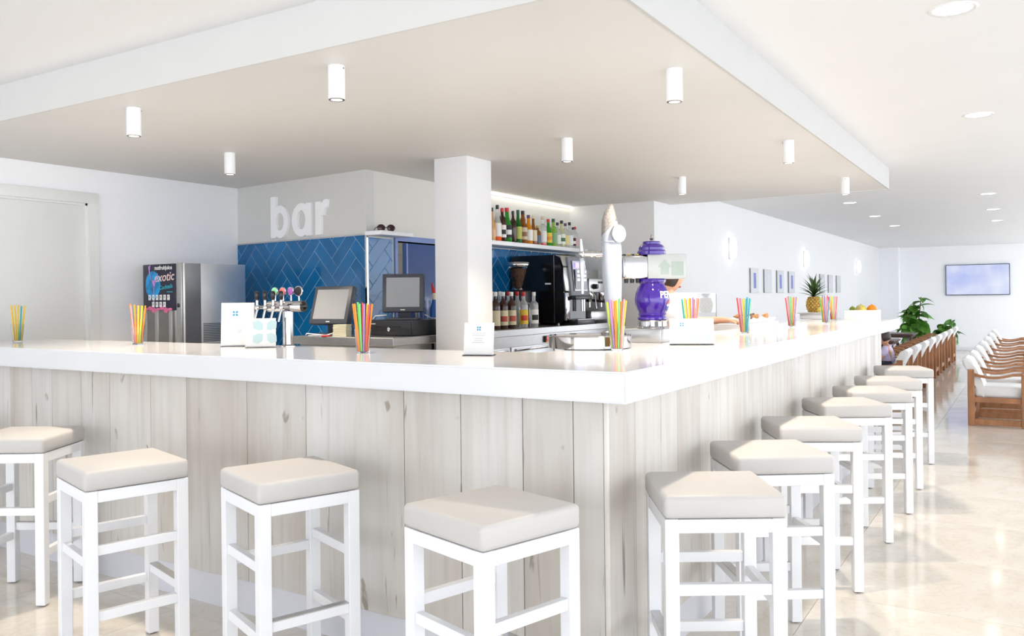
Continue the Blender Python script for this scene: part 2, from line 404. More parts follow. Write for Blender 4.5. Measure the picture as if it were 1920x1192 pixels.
# herringbone tiles, each a bevelled piece
def herringbone(parent, M, s0, s1, z0, z1, w=0.095, n=3, ox=0.0, oz=0.0):
    """M maps (s, z, outwards) to the wall"""
    bk = B(); box(bk, s0, s1, z0, z1, 0.0, 0.003); xf(bk, M); obj('grout_bed', bk, M_GROUT, parent)
    g = 0.0022; c = math.cos(PI / 4)
    for k in range(-40, 40):
        for m in range(-8, 8):
            for (cx, cz, lw, lh) in ((k + 2 * n * m, k, n, 1), (k + n + 2 * n * m, k - n + 1, 1, n)):
                P = [(cx * w + g, cz * w + g), ((cx + lw) * w - g, cz * w + g), ((cx + lw) * w - g, (cz + lh) * w - g), (cx * w + g, (cz + lh) * w - g)]
                P = [(s0 + ox + c * (x - y), z0 + oz + c * (x + y)) for x, y in P]
                P = clip_poly(P, s0, s1, z0, z1)
                if len(P) < 3 or area2(P) < 2.0e-4: continue
                cen = (sum(p[0] for p in P) / len(P), sum(p[1] for p in P) / len(P))
                t = B()
                def ring(ins, h):
                    out = []
                    for p in P:
                        d = math.hypot(p[0] - cen[0], p[1] - cen[1]); f = max(0.3, 1 - ins * 1.6 / max(d, 1e-4))
                        out.append(t.verts.new((cen[0] + (p[0] - cen[0]) * f, cen[1] + (p[1] - cen[1]) * f, h)))
                    return out
                r0 = ring(0, 0.003); r1 = ring(0, 0.0042); r2 = ring(0.002, 0.0050)
                for a_, b_ in ((r0, r1), (r1, r2)):
                    for i in range(len(P)): t.faces.new((a_[i], a_[(i + 1) % len(P)], b_[(i + 1) % len(P)], b_[i]))
                t.faces.new(r2)
                tw = Matrix.Translation((cen[0], cen[1], 0)) @ Euler((random.uniform(-.006, .006), random.uniform(-.006, .006), 0)).to_matrix().to_4x4() @ Matrix.Translation((-cen[0], -cen[1], 0))
                xf(t, M @ tw)
                obj('wall_tile', t, M_TILE, parent)
tv = (Bp - A).normalized(); nv = Vector((tv.y, -tv.x, 0)); LEN = (Bp - A).length
M_S = Matrix(((tv.x, 0, nv.x, A.x), (tv.y, 0, nv.y, A.y), (0, 1, 0, 0), (0, 0, 0, 1)))
herringbone(wall_bar, M_S, 0.0, LEN - .004, 0.90, 1.815, ox=0.05, oz=0.02)
M_B = Matrix(((0, 0, 1, XB), (1, 0, 0, 0), (0, 1, 0, 0), (0, 0, 0, 1)))
herringbone(wall_back, M_B, Bp.y + .006, OY0 - .05, 1.00, 1.80, ox=0.05, oz=0.05)
herringbone(wall_back, M_B, OY1 + .05, 5.42, 1.08, 1.795, ox=0.0, oz=0.03)
b = B(); box(b, 0, LEN, 1.815, 1.825, 0, .012); xf(b, M_S); obj('tile_edge_trim', b, M_CHROME, wall_bar)
bx('corner_trim', Bp.x - .006, Bp.x + .011, Bp.y - .011, Bp.y + .006, .9, 1.82, M_CHROME, wall_bar)

# kitchen door beside the sign block
d2 = bpy.data.objects.new('door_2', None); COL.objects.link(d2); d2['kind'] = 'structure'
bx('door_leaf', XB - .02, XB + .018, 2.715, 3.36, 0.01, OZ - .012, M_BLUE, d2, bev=.003)
b = B(); box(b, XB - .1, XB + .016, OY0 - .03, OY0, 0, OZ); box(b, XB - .1, XB + .016, OY0 - .03, OY1 + .04, OZ, OZ + .04); box(b, XB - .1, XB + .016, OY1, OY1 + .04, 0, OZ)
obj('door_frame', b, M_BLUEF, d2)
bx('door_edge', XB - .02, XB + .020, 2.698, 2.715, .01, OZ - .012, M_BLUEF, d2)
bx('door_handle', XB + .019, XB + .034, 2.785, 2.81, 1.2, 1.42, M_STEEL, d2, bev=.004)
kw = struct(bx('wall_kitchen', -3.75, -3.70, 2.6, 4.6, 0, SZ, M_GROUT))
for i in range(8):
    for j in range(9):
        bx('kitchen_tile', -3.70, -3.692, 2.62 + i * .2, 2.62 + i * .2 + .196, .35 + j * .2, .35 + j * .2 + .196, M_BTILE, kw)

# ------------------------------------------------------------------ bar: front cladding, plinth, worktop
CT = 1.12; TH = 0.098; DP = 0.70; EX = -4.35; EY = 6.31
bf = thing('bar_counter', 'pale bleached oak bar front of upright planks below the white worktop', 'bar counter', (0, 0, 0))
zt, zb = CT - TH, 0.145
JX = [EX + .03, -4.12, -3.86, -3.70, -3.49, -3.30, -3.04, -2.80, -2.48, -2.22, -1.82, -1.47, -0.96, -0.70, -0.44, -0.245, -0.134]
for a_, c_ in zip(JX, JX[1:]):
    bx('plank', a_ + .0014, c_ - .0014, .12, .14, zb, zt, M_OAK, bf, bev=.0012, seg=1)
bx('corner_strip', -0.1335, -0.119, .119, .1335, zb, zt, M_WOODT, bf, bev=.002)
ys = .135; k = 0
WY = [.21, .24, .17, .26, .22, .30, .19, .24]
YE = 6.0
while ys < YE - .1:
    ye = min(ys + WY[k % 8], YE)
    if YE - ye < .08: ye = YE
    bx('plank', -.14, -.12, ys + .0014, ye - .0014, zb, zt, M_OAK, bf, bev=.0012, seg=1)
    ys = ye; k += 1
b = B(); box(b, EX + .03, -.14, .14, .16, .0, zt); box(b, -.16, -.14, .14, YE, 0, zt); box(b, -.55, -.14, YE - .02, YE, 0, zt)
box(b, EX + .03, EX + .05, .14, .6, 0, zt); box(b, EX + .03, -.55, .58, .60, 0, zt); box(b, -.57, -.55, .58, YE, 0, zt)
obj('carcass', b, mat('brown_backing_board', (.16, .12, .09), .7, var=.1), bf)
b = B(); box(b, EX + .04, -.13, .13, .14, 0, zb - .002); box(b, -.14, -.13, .13, YE - .01, 0, zb - .002)
obj('plinth', b, M_PLINTH, bf)
b = B()
P = [(EX, 0), (0, 0), (0, EY), (-DP, EY), (-DP, DP), (EX, DP)]
prism(b, P, CT - TH, CT)
bmesh.ops.bevel(b, geom=[e for e in b.edges], offset=.006, segments=2, affect='EDGES')
tag(obj('bar_worktop', b, M_COUNTER, None, 35), 'thick glossy white L-shaped worktop of the bar', 'worktop')

# ------------------------------------------------------------------ bar stools
SW = 0.182
def make_stool():
    t = thing('bar_stool', 'x', 'stool')
    lw = .042; top = .682
    # cushion
    b = B(); box(b, -SW - .004, SW + .004, -SW - .004, SW + .004, top, .752, .016, 3)
    for v in b.verts:
        if v.co.z > .74:
            d = max(abs(v.co.x), abs(v.co.y)) / SW
            v.co.z += .004 * (1 - min(1, d) ** 2)
    obj('cushion', b, M_LEATHER, t, 50)
    for sx in (-1, 1):
        for sy in (-1, 1):
            x, y = sx * (SW - lw / 2), sy * (SW - lw / 2)
            l = bx('leg', x - lw / 2, x + lw / 2, y - lw / 2, y + lw / 2, .006, top, M_FRAME, t, bev=.002, seg=1)
            g = B(); lathe(g, [(.012, 0), (.014, .002), (.014, .006)], 10, Matrix.Translation((x, y, 0))); obj('glide', g, M_STEELD, l)
    i = SW - lw
    def rail(name, side, z0, z1, m=M_FRAME, th=.026, inset=.008):
        o = SW - inset
        if side == 'f': return bx(name, o - th, o, -i, i, z0, z1, m, t, bev=.0015, seg=1)
        if side == 'k': return bx(name, -o, -o + th, -i, i, z0, z1, m, t, bev=.0015, seg=1)
        if side == 'r': return bx(name, -i, i, -o, -o + th, z0, z1, m, t, bev=.0015, seg=1)
        return bx(name, -i, i, o - th, o, z0, z1, m, t, bev=.0015, seg=1)
    for s in 'fkrl': rail('apron', s, top - .042, top - .001, inset=.001, th=.035)
    for s in 'rl':
        rail('rail', s, .450, .484); rail('rail', s, .215, .249)
    rail('rail', 'k', .405, .439)
    rail('footrest', 'f', .255, .289)
    fr = bx('footrest_strip', SW - .036, SW - .006, -i, i, .289, .2925, M_STEEL, t)
    fr['label'] = 'brushed steel footrest strip'
    return t
stool0 = make_stool()
ST = [((.173, .272), 211.5, 'taupe padded bar stool nearest the bar corner on the aisle side', 'r'),
      ((.169, .986), 214.5, 'taupe padded bar stool on the aisle side, second from the bar corner', 'r'),
      ((.153, 1.772), 208.5, 'taupe padded bar stool on the aisle side, third from the bar corner', 'r'),
      ((.159, 2.648), 211.5, 'taupe padded bar stool on the aisle side, fourth from the bar corner', 'r'),
      ((.183, 3.376), 208.5, 'taupe padded bar stool on the aisle side, fifth from the bar corner', 'r'),
      ((.175, 4.145), 202, 'taupe padded bar stool on the aisle side, second from the far end of the row', 'r'),
      ((.159, 5.141), 201, 'taupe padded bar stool farthest down the aisle, beside the seated person', 'r'),
      ((-.297, -.301), 73, 'taupe padded bar stool in front, just left of the bar corner strip', 'f'),
      ((-1.203, -.226), -20.5, 'taupe padded bar stool in front, turned sideways with its footrest towards the viewer', 'f'),
      ((-1.909, -.406), 74, 'taupe padded bar stool in front, standing whole third from the bar corner', 'f'),
      ((-2.94, -.21), 121.5, 'taupe padded bar stool in front, cut by the left picture edge', 'f'),
      ((-3.92, -.17), 121.5, 'taupe padded bar stool at the far left, only a cushion corner in view', 'f')]
for i, ((x, y), a, lab, s) in enumerate(ST):
    g = 'bar stools along the aisle side' if s == 'r' else 'bar stools along the front'
    if i == 0:
        o = stool0; o.location = (x, y, 0); o.rotation_euler = (0, 0, R(a)); o['label'] = lab; o['group'] = g
    else: dup(stool0, (x, y, 0), R(a), lab, g)

# ------------------------------------------------------------------ ceiling lamps
def make_spot():
    t = thing('ceiling_spot', 'x', 'lamp', group='cylinder spotlights under the lowered ceiling')
    L = .135; r = .034
    b = B(); lathe(b, [(r - .012, -.03 - L + .03), (r - .003, -L), (r, -L + .002), (r, 0)], 28); obj('cylinder', b, M_WHITE, t, 40)
    b = B(); lathe(b, [(r - .0015, -L - .0004), (r - .005, -L - .0022), (r - .011, -L - .001)], 28, cap=False); obj('bezel', b, M_STEELD, t, 40)
    b = B(); lathe(b, [(r - .011, -L - .001), (.012, -L - .0018), (0, -L - .002)], 24); obj('bulb', b, M_BULB, t, 60)
    b = B(); rod(b, (r - .001, .004, -.012), (r + .002, .004, -.012), .003); obj('grub_screw', b, M_STEELD, t)
    return t
spot0 = make_spot()
SP = [((-1.319, .16), 'white cylinder spotlight, front row, right above the counter left of centre'),
      ((-2.643, .16), 'white cylinder spotlight, front row, at the far left'),
      ((-3.271, 1.26), 'white cylinder spotlight hanging in front of the bar sign wall'),
      ((-.198, .969), 'large white cylinder spotlight nearest the fascia edge on the right'),
      ((-1.279, 2.064), 'white cylinder spotlight to the right of the square pillar'),
      ((-.199, 2.903), 'white cylinder spotlight second along the right fascia edge'),
      ((-1.287, 4.011), 'small white cylinder spotlight above the purple drinks tower'),
      ((-.214, 4.827), 'small white cylinder spotlight nearest the far tip of the lowered ceiling')]
for i, ((x, y), lab) in enumerate(SP):
    if i == 0: o = spot0; o.location = (x, y, SZ); o['label'] = lab
    else: o = dup(spot0, (x, y, SZ), R(40 * i), lab)
    ld = bpy.data.lights.new('spot_light', 'SPOT'); ld.energy = LAMP_W; ld.color = (1, .86, .70); ld.spot_size = R(115); ld.spot_blend = .6; ld.shadow_soft_size = .03
    lo = bpy.data.objects.new('spot_light', ld); COL.objects.link(lo); lo.parent = o; lo.location = (0, 0, -.145)

dl0 = thing('recessed_downlight', 'x', 'lamp', group='round recessed downlights in the main ceiling')
b = B(); lathe(b, [(.070, -.001), (.085, -.005), (.092, 0)], 28, cap=False); obj('trim_ring', b, M_WHITE, dl0, 60)
b = B(); lathe(b, [(.071, -.0015), (.03, -.003), (0, -.003)], 24); obj('diffuser', b, M_DOWN, dl0, 60)
DL = [((.80, 1.384), 'round recessed downlight at the top right corner of the picture'), ((.78, 3.69), 'round recessed downlight above the aisle, second from the top'),
      ((-.82, 8.585), 'small recessed downlight just beyond the tip of the lowered ceiling'), ((-.84, 10.68), 'small recessed downlight over the pictures, middle of the left three'),
      ((-.84, 12.73), 'small recessed downlight over the pictures, farthest of the left three'), ((.65, 8.566), 'small recessed downlight nearest of the three above the television'),
      ((.635, 10.63), 'small recessed downlight in the middle of the three above the television'), ((.62, 12.68), 'small recessed downlight closest to the television')]
for i, ((x, y), lab) in enumerate(DL):
    if i == 0: dl0.location = (x, y, CZ); dl0['label'] = lab
    else: dup(dl0, (x, y, CZ), 0, lab)

cl = thing('cove_light_strip', 'glowing warm light strip along the wall above the bottle shelf', 'lamp', (XB, 0, 0))
bx('channel', 0, .012, 3.4, 5.40, SZ - .018, SZ - .001, M_WHITE, cl)
bx('diffuser', .012, .03, 3.4, 5.40, SZ - .016, SZ - .004, M_LED, cl)

SCN = [(7.85, 'glowing white wall sconce nearest the bar'), (11.83, 'glowing white wall sconce between the framed pictures above the pineapple'), (16.73, 'glowing white wall sconce farthest along the picture wall')]
for y, lab in SCN:
    t = thing('wall_sconce', lab, 'lamp', (-2.09, y, 1.93), group='wall sconces on the picture wall')
    bx('back_plate', 0, .02, -.05, .05, -.13, .13, M_WHITE, t, bev=.004)
    b = B(); loft(b, [((.05, 0, -.12), .025, .04), ((.055, 0, -.05), .035, .055), ((.055, 0, .06), .035, .055), ((.05, 0, .13), .022, .035)], 16)
    obj('shade', b, M_SCON, t, 60)

# ------------------------------------------------------------------ "bar" sign
def ring2(bm, cx, cy, ro_x, ro_y, ri_x, ri_y, d, n=40):
    out0 = [bm.verts.new((cx + ro_x * math.cos(2 * PI * k / n), cy + ro_y * math.sin(2 * PI * k / n), 0)) for k in range(n)]
    in0 = [bm.verts.new((cx + ri_x * math.cos(2 * PI * k / n), cy + ri_y * math.sin(2 * PI * k / n), 0)) for k in range(n)]
    out1 = [bm.verts.new(v.co + Vector((0, 0, d))) for v in out0]; in1 = [bm.verts.new(v.co + Vector((0, 0, d))) for v in in0]
    for k in range(n):
        j = (k + 1) % n
        bm.faces.new((out1[k], out1[j], in1[j], in1[k])); bm.faces.new((out0[j], out0[k], in0[k], in0[j]))
        bm.faces.new((out0[k], out0[j], out1[j], out1[k])); bm.faces.new((in0[j], in0[k], in1[k], in1[j]))
sign = thing('bar_sign', 'raised white lettering reading bar on the grey wall above the blue tiles', 'sign')
DS = .022
def letter(name, build, s, z):
    b = B(); build(b); M = M_S @ Matrix.Translation((s, z, .001)); xf(b, M); obj(name, b, mat('sign_white', (.95, .96, .98), .4, var=.01), sign, 40)
H_, XH = .327, .250
def lb(b):
    box(b, 0, .068, 0, H_, 0, DS); ring2(b, .118, XH / 2, .105, XH / 2 + .004, .048, .069, DS + .0006)
def la(b):
    ring2(b, .115, XH / 2, .115, XH / 2 + .004, .050, .073, DS); box(b, .170, .236, 0, XH, 0, DS + .0006)
def lr(b):
    box(b, 0, .068, 0, XH, 0, DS)
    o, i_ = [], []
    for k in range(9):
        a = R(176 - 12 * k)
        o.append((.128 + .088 * math.cos(a), XH - .108 + .120 * math.sin(a))); i_.append((.128 + .028 * math.cos(a), XH - .112 + .064 * math.sin(a)))
    prism(b, o + i_[::-1], 0, DS + .0006)
letter('letter_b', lb, .478, 1.848); letter('letter_a', la, .745, 1.846); letter('letter_r', lr, 1.028, 1.846)

# ------------------------------------------------------------------ stainless back bench
BZ = 1.105
bench = thing('steel_back_bench', 'long stainless steel back bench below the bottle shelf', 'bench')
bx('top', -3.00, -2.40, 2.262, 5.41, BZ - .055, BZ, M_STEEL, bench, bev=.004, seg=1)
bx('cabinet_body', -2.98, -2.43, 2.27, 5.40, .1, BZ - .056, M_STEEL, bench)
for k in range(4):
    p = bx('cabinet_door', -2.43, -2.412, 2.55 + k * .70, 2.55 + k * .70 + .68, .14, BZ - .14, M_STEEL, bench, bev=.003)
    bx('handle', -2.412, -2.395, 2.60 + k * .70, 2.60 + k * .70 + .58, BZ - .175, BZ - .155, M_CHROME, p, bev=.003)
bx('plinth', -2.95, -2.5, 2.3, 5.3, 0, .1, M_STEELD, bench)
tbn = thing('steel_till_bench', 'stainless steel till bench in front of the blue tiled sign wall', 'bench')
bx('top', -3.30, -2.40, 1.80, 2.258, BZ - .055, BZ, M_STEEL, tbn, bev=.004, seg=1)
bx('cabinet_body', -3.26, -2.43, 1.84, 2.24, .1, BZ - .056, M_STEEL, tbn)
bx('plinth', -3.22, -2.48, 1.88, 2.22, 0, .1, M_STEELD, tbn)
th = thing('temperature_display', 'small black display with red digits on an orange strip, on the steel bench', 'display', (-2.43, 3.86, 1.0))
bx('housing', 0.001, .018, -.06, .06, -.025, .03, M_BLACK, th, bev=.002)
bx('orange_strip', .0181, .0195, -.055, .055, -.022, -.008, mat('orange_strip', (.75, .2, .03), .4), th)
for k in range(3): bx('red_digit', .0182, .0192, -.045 + k * .034, -.022 + k * .034, -.002, .024, mat('red_digits', (.6, .02, .02), .4, emit=.5, ecol=(1, .05, .04)), th)

# ------------------------------------------------------------------ juice machine
jm = thing('juice_dispenser', 'stainless juice dispenser with a dark exotic cocktails front panel', 'drink machine', (-4.42, 1.43, .92))
w_, d_, h_ = .425, .57, .703
bx('body', .002, w_, .02, d_, 0, h_, mat('brushed_steel_bright_reflection', (.78, .78, .78), .45, 1.0, var=.08, scale=5), jm, bev=.004)  # steel lightened; its colour stands in for a bright reflection on the side
bx('side_band', w_ + .0005, w_ + .004, .035, .165, 0.005, h_ - .003, M_STEELD, jm)
bx('front_edge', w_ - .055, w_ + .002, .004, .02, 0, h_, M_STEEL, jm, bev=.002)
ZM = lambda z: .37 + (z - .235) * .711
pan = bx('front_panel', .002, w_ - .057, 0.002, .02, .37, h_ - .004, mat('dark_navy_print', (.022, .022, .045), .25, var=.1), jm, bev=.002)
b = B(); ball(b, (.115, .0015, ZM(.49)), .085, .0008, .100, 28, 12); obj('blue_splash_print', b, mat('cyan_print', (.01, .28, .62), .3, var=.5, scale=14), pan)
b = B()
prism(b, [(.0, .0), (.004, .0), (.05, .12), (.045, .12)], 0, .0006); prism(b, [(.0, .0), (.004, .0), (-.045, .12), (-.05, .12)], 0, .0006)
prism(b, [(-.004, -.09), (.006, -.09), (.006, .0), (-.003, .0)], 0, .0006); prism(b, [(-.03, .07), (.03, .07), (.012, .027), (-.012, .027)], 0, .0006)
prism(b, [(-.05, .12), (-.044, .12), (-.03, .18), (-.06, .17)], 0, .0006)
xf(b, face_frame((.125, .0002, ZM(.44)), (1, 0, 0), (0, 0, 1))); obj('cocktail_glass_print', b, mat('lilac_print', (.45, .25, .62), .3, var=.3, scale=20), pan)
b = B()
for k in range(7): ball(b, (.035 + k * .045, .0012, .378 + .008 * math.sin(k * 2.1)), .026, .0006, .010 + .005 * (k % 3), 12, 6)
obj('pink_splash_print', b, mat('pink_print', (.75, .16, .33), .3, var=.25, scale=25), pan)
def jtext(s, size, x, z, m, shear=0.0, bold=0.0, rot=0.0, nm='lettering'):
    t = text_bm(s, size, .0004, shear, bold); xf(t, face_frame((x, .0002, z), (math.cos(rot), 0, math.sin(rot)), (-math.sin(rot), 0, math.cos(rot)))); return obj(nm, t, m, pan)
M_PW = mat('white_print', (.8, .8, .8), .4); M_PP = mat('pale_pink_print', (.82, .62, .62), .4); M_PC = mat('cyan_lettering', (.03, .42, .55), .4)
jtext('nutfruitjuice', .040, .235, .672, M_PW, bold=.0010)
jtext('exotic', .088, .240, .605, M_PP, .25, .001, .06)
jtext('Cocktails', .040, .260, .535, M_PC, .3, .0006, .1)
bx('print_line', .27, .335, .0012, .0018, .498, .503, M_PC, pan)
for r_, n_, x0_, z_ in ((0, 6, .065, .462), (1, 4, .105, .412)):
    for k in range(n_):
        bb = bx('button', x0_ + k * .042, x0_ + k * .042 + .026, -.001, .003, z_ - .019, z_ + .019, M_PW, pan, bev=.001, seg=1)
        bx('button_symbol', x0_ + k * .042 + .007, x0_ + k * .042 + .019, -.0014, -.001, z_ - .004, z_ + .009, M_INK, bb)
bx('recess', .04, .33, .006, .0205, .0, .369, M_STEELD, jm)
for x_ in (.0, .13, .285): bx('recess_post', x_ + .003, x_ + .038, .001, .0205, 0, .369, M_STEEL, jm, bev=.003)
b = B(); ball(b, (.395, .001, .405), .013, .004, .015, 12, 8); obj('lock', b, M_BLACK, jm, 60)
for k in range(11):
    bx('vent_slot', w_ + .0002, w_ + .003, .185, .54,   .142 + k * .0125, .149 + k * .0125, M_STEELD, jm)
cab = thing('service_cabinet', 'white service cabinet under the juice dispenser', 'cabinet')
bx('body', X0 + .003, -3.95, 1.38, 2.23, .08, .90, M_WHITE, cab); bx('top', X0 + .003, -3.93, 1.36, 2.25, .90, .92, M_STEEL, cab, bev=.002); bx('plinth', X0 + .01, -4.0, 1.42, 2.2, 0, .08, M_STEELD, cab)

# ------------------------------------------------------------------ four-tap beer column on the counter
bt_ = thing('beer_tap_column', 'chrome T-shaped beer column with four taps and coloured round badges', 'beer tap', (-2.135, .66, CT), R(20))
b = B(); lathe(b, [(.036, 0), (.036, .004), (.027, .010), (.027, .176)], 24); obj('post', b, M_CHROME, bt_, 40)
b = B(); rod(b, (-.105, 0, .200), (.082, 0, .200), .027, n=24); obj('crossbar', b, M_CHROME, bt_, 40)
b = B(); ball(b, (.084, 0, .200), .018, .029, .029, 16, 10); obj('end_cap', b, M_BLACKG, bt_, 60)
bc = [((.18, .55, .30), 'mint green round badge'), ((.75, .16, .15), 'coral red round badge'), ((.30, .10, .33), 'purple round badge'), ((.02, .015, .02), 'black round badge')]
for k, (c_, lab) in enumerate(bc):
    x_ = -.068 + k * .043
    rr = .021 if k < 3 else .026
    b = B(); Mx = Matrix.Translation((x_, -.004, .277)) @ Euler((R(90), 0, R(-15))).to_matrix().to_4x4(); lathe(b, [(rr * .8, -.004), (rr, -.003), (rr, .003), (rr * .8, .004)], 24, Mx)
    rod(b, (x_, 0, .229), (x_, -.002, .260), .004)
    g = obj('badge', b, M_CHROME, bt_, 50)
    b = B(); lathe(b, [(rr * .86, .0042), (0, .0047)], 24, Mx); gg = obj('badge_face', b, mat('badge_%d' % k, c_, .3, var=.2, scale=60), g, 50); gg['label'] = lab
for k in range(4):
    x_ = -.136 + k * .0435; y_ = -.058
    b = B(); rod(b, (x_ + .02, -.028, .197), (x_, y_, .197), .009); ball(b, (x_, y_, .197), .013, .013, .016); rod(b, (x_, y_, .197), (x_, y_ - .004, .237), .008, .006)
    tube(b, [(x_, y_, .190), (x_ - .004, y_ - .006, .165), (x_ - .010, y_ - .012, .125)], .0065)
    g = obj('tap', b, M_CHROME, bt_, 50)
    b = B(); lathe(b, [(.008, .233), (.011, .247), (.0125, .265), (.010, .277), (0, .280)], 14, Matrix.Translation((x_, y_ - .004, 0))); obj('tap_handle', b, M_BLACKG, g, 60)

# ------------------------------------------------------------------ tent cards / menu holders on the counter
def petals(parent, M, r, m=M_TEAL):
    for k in range(4):
        b = B()
        sx, sy = ((1, 1), (-1, 1), (-1, -1), (1, -1))[k]
        prism(b, [(sx * x, sy * y) for x, y in ((.15 * r, .2 * r), (.5 * r, .12 * r), (.95 * r, .3 * r), (.98 * r, .85 * r), (.55 * r, 1.0 * r), (.2 * r, .75 * r))], 0, .0006, M)
        obj('logo_petal', b, m, parent)
def card_holder(name, label, a, c, h, logo=(0, .7, .03), lines=(), big=None, tilt=8, head=None):
    """a, c: bottom left and right corners on the counter"""
    a = Vector((a[0], a[1], 0)); c = Vector((c[0], c[1], 0)); L = (c - a).length; ang = math.atan2(c.y - a.y, c.x - a.x)
    t = thing(name, label, 'card holder', ((a + c).x / 2, (a + c).y / 2, CT), ang)
    F = face_frame((0, 0, 0.004), (1, 0, 0), (0, math.sin(R(tilt)), math.cos(R(tilt))))
    b = B(); box(b, -L / 2 + .003, L / 2 - .003, .003, h - .003, -.0022, -.0005); xf(b, F); pg = obj('printed_sheet', b, M_PAPER, t)
    b = B(); box(b, -L / 2, L / 2, 0, h, -.0052, -.0026, .0006, 1); xf(b, F); obj('acrylic_back', b, M_PAPER, t)
    b = B(); box(b, -L / 2, L / 2, -.012, .05, 0, .004, .001, 1); obj('foot', b, M_ACRYL, t)
    if logo: petals(pg, F @ Matrix.Translation((logo[0], logo[1], -.0004)), logo[2])
    for (x, y, w2) in lines:
        b = B(); box(b, x - w2 / 2, x + w2 / 2, y - .0011, y + .0011, -.0004, 0); xf(b, F); obj('print_line', b, M_INK, pg)
    if big: petals(pg, F @ Matrix.Translation((big[0], big[1], -.0004)), big[2], M_PALETEAL)
    if head:
        x_ = text_bm(head[0], head[1], .0003); xf(x_, F @ Matrix.Translation((head[2], head[3], 0))); obj('lettering', x_, M_INK, pg)
card_holder('menu_stand', 'tall white menu stand with a blue four-petal logo near the juice dispenser', (-2.43, .485), (-2.305, .59), .220, (-.012, .165, .0135), [(.01, .082, .022), (.01, .076, .022), (.01, .07, .022)])
card_holder('card_stand', 'low wide white card stand with pale teal petals beside the chrome beer column', (-2.215, .455), (-2.11, .555), .142, None, [], big=(.02, .075, .058))
card_holder('card_stand', 'small white card stand with teal logo in front of the square pillar', (-.899, .425), (-.775, .455), .130, (0, .106, .0085), [(-.022, .087, .012), (-.006, .087, .010), (.008, .087, .010), (.023, .087, .012), (0, .079, .055), (0, .066, .035), (0, .058, .033), (0, .05, .055)])
card_holder('card_stand', 'wide white card stand with pale teal print right of the purple tower', (-.405, 1.42), (-.215, 1.50), .122, (-.045, .093, .009), [], big=(.045, .06, .046))

# ------------------------------------------------------------------ glasses of straws
SCOL = {'orange': (.85, .24, .015), 'yellow': (.85, .55, .02), 'green': (.16, .62, .14), 'pink': (.80, .28, .32), 'red': (.75, .07, .06), 'blue': (.03, .36, .58), 'purple': (.35, .20, .52), 'teal': (.03, .38, .33), 'lime': (.48, .68, .04)}
def glass_mesh():
    b = B(); lathe(b, [(0, 0), (.0235, 0), (.0255, .002), (.036, .104), (.0362, .105), (.0345, .105), (.0245, .009), (0, .008)], 28, cap=False)
    return b
gl0 = None
GL = [((-4.11, .377), 'at the far left end of the counter', 'orange yellow orange yellow green yellow orange teal yellow orange'.split()),
      ((-3.07, .46), 'left of the juice dispenser', 'orange pink green orange pink yellow orange lime orange pink'.split()),
      ((-1.40, .39), 'in front of the two monitors', 'orange orange green green red purple yellow red orange yellow'.split()),
      ((-.463, .954), 'in front of the white beer tower', 'lime purple pink orange yellow green orange pink yellow red'.split()),
      ((-.40, 1.70), 'behind the wide card stand', 'teal lime pink yellow orange purple orange pink orange blue'.split()),
      ((-.429, 2.73), 'beside the bartender hand', 'red pink purple yellow lime teal blue blue green orange'.split()),
      ((-.41, 3.84), 'right of the pastry platters', 'red pink teal green lime orange pink purple yellow red'.split()),
      ((-.351, 4.71), 'in front of the pineapple', 'green orange teal purple pink pink red blue yellow pink'.split()),
      ((-.45, 5.55), 'before the white fruit box', 'red orange yellow lime purple pink orange red'.split())]
for gi, ((x, y), where, cols) in enumerate(GL):
    if gl0 is None:
        gl0 = obj('straw_glass', glass_mesh(), M_GLASS, None, 50); o = gl0
    else: o = gl0.copy(); COL.objects.link(o)
    o.location = (x, y, CT); tag(o, 'clear tumbler of coloured straws ' + where, 'glass', 'straw glasses on the counter')
    for k, cn in enumerate(cols[:9]):
        # two rows of straws standing in the tumbler and fanning out over its rim
        row = k % 2
        f = -1 + .5 * (k // 2) + (.25 if row else 0)
        cdir = Vector((rv.x, rv.y, 0)); ddir = Vector((fv.x, fv.y, 0)); dep = -1 if row else 1
        base = Vector((0, 0, .0105)) + cdir * (f * .0183) + ddir * (dep * .0056)
        rimo = cdir * (f * .0290) + ddir * (dep * .0068)
        d = (Vector((0, 0, .105)) + rimo) - base
        L = .205 + random.uniform(-.006, .008)
        tip = base + d.normalized() * L
        b = B(); Mx, LL = frame_to(base, tip); lathe(b, [(.0044, 0), (.0044, LL), (.0037, LL), (.0037, .002)], 10, Mx, cap=False)
        s = obj('drinking_straw', b, mat('straw_' + cn, SCOL[cn], .35, var=.03), None, 60, loc=(x, y, CT))
        tag(s, '%s plastic straw in the glass %s' % (cn, where), 'straw', '%s straws in the glass %s' % (cn, where))

# ------------------------------------------------------------------ till monitors, cash drawer, papers
def monitor(name, label, loc, rz, tilt, w=.335, h=.275, low=.09):
    t = thing(name, label, 'monitor', loc, rz)
    F = Matrix.Translation((0, 0, low)) @ Euler((R(-tilt), 0, 0)).to_matrix().to_4x4()
    b = B(); box(b, -w / 2, w / 2, -.02, .028, 0, h, .006, 2); xf(b, F); obj('housing', b, M_DGREY, t, 40)
    b = B(); box(b, -w / 2 + .028, w / 2 - .028, -.0212, -.0195, .034, h - .026); xf(b, F); obj('screen', b, M_LCD, t)
    b = B(); box(b, -.016, .016, -.0213, -.0198, .012, .018); xf(b, F); obj('maker_mark', b, M_PW, t)
    b = B(); box(b, -.045, .045, .035, .07, .012, low + .10, .008); obj('neck', b, M_DGREY, t, 40)
    b = B(); box(b, -.11, .11, -.07, .09, 0, .014, .005); obj('base', b, M_DGREY, t, 40)
    return t
monitor('till_monitor', 'black till monitor tilted back beside the beer column', (-3.13, 1.985, BZ), R(4), 17, low=.075)
cd = thing('cash_drawer', 'black cash drawer with a round lock under the right monitor', 'cash drawer', (-2.62, 2.02, BZ), R(1))
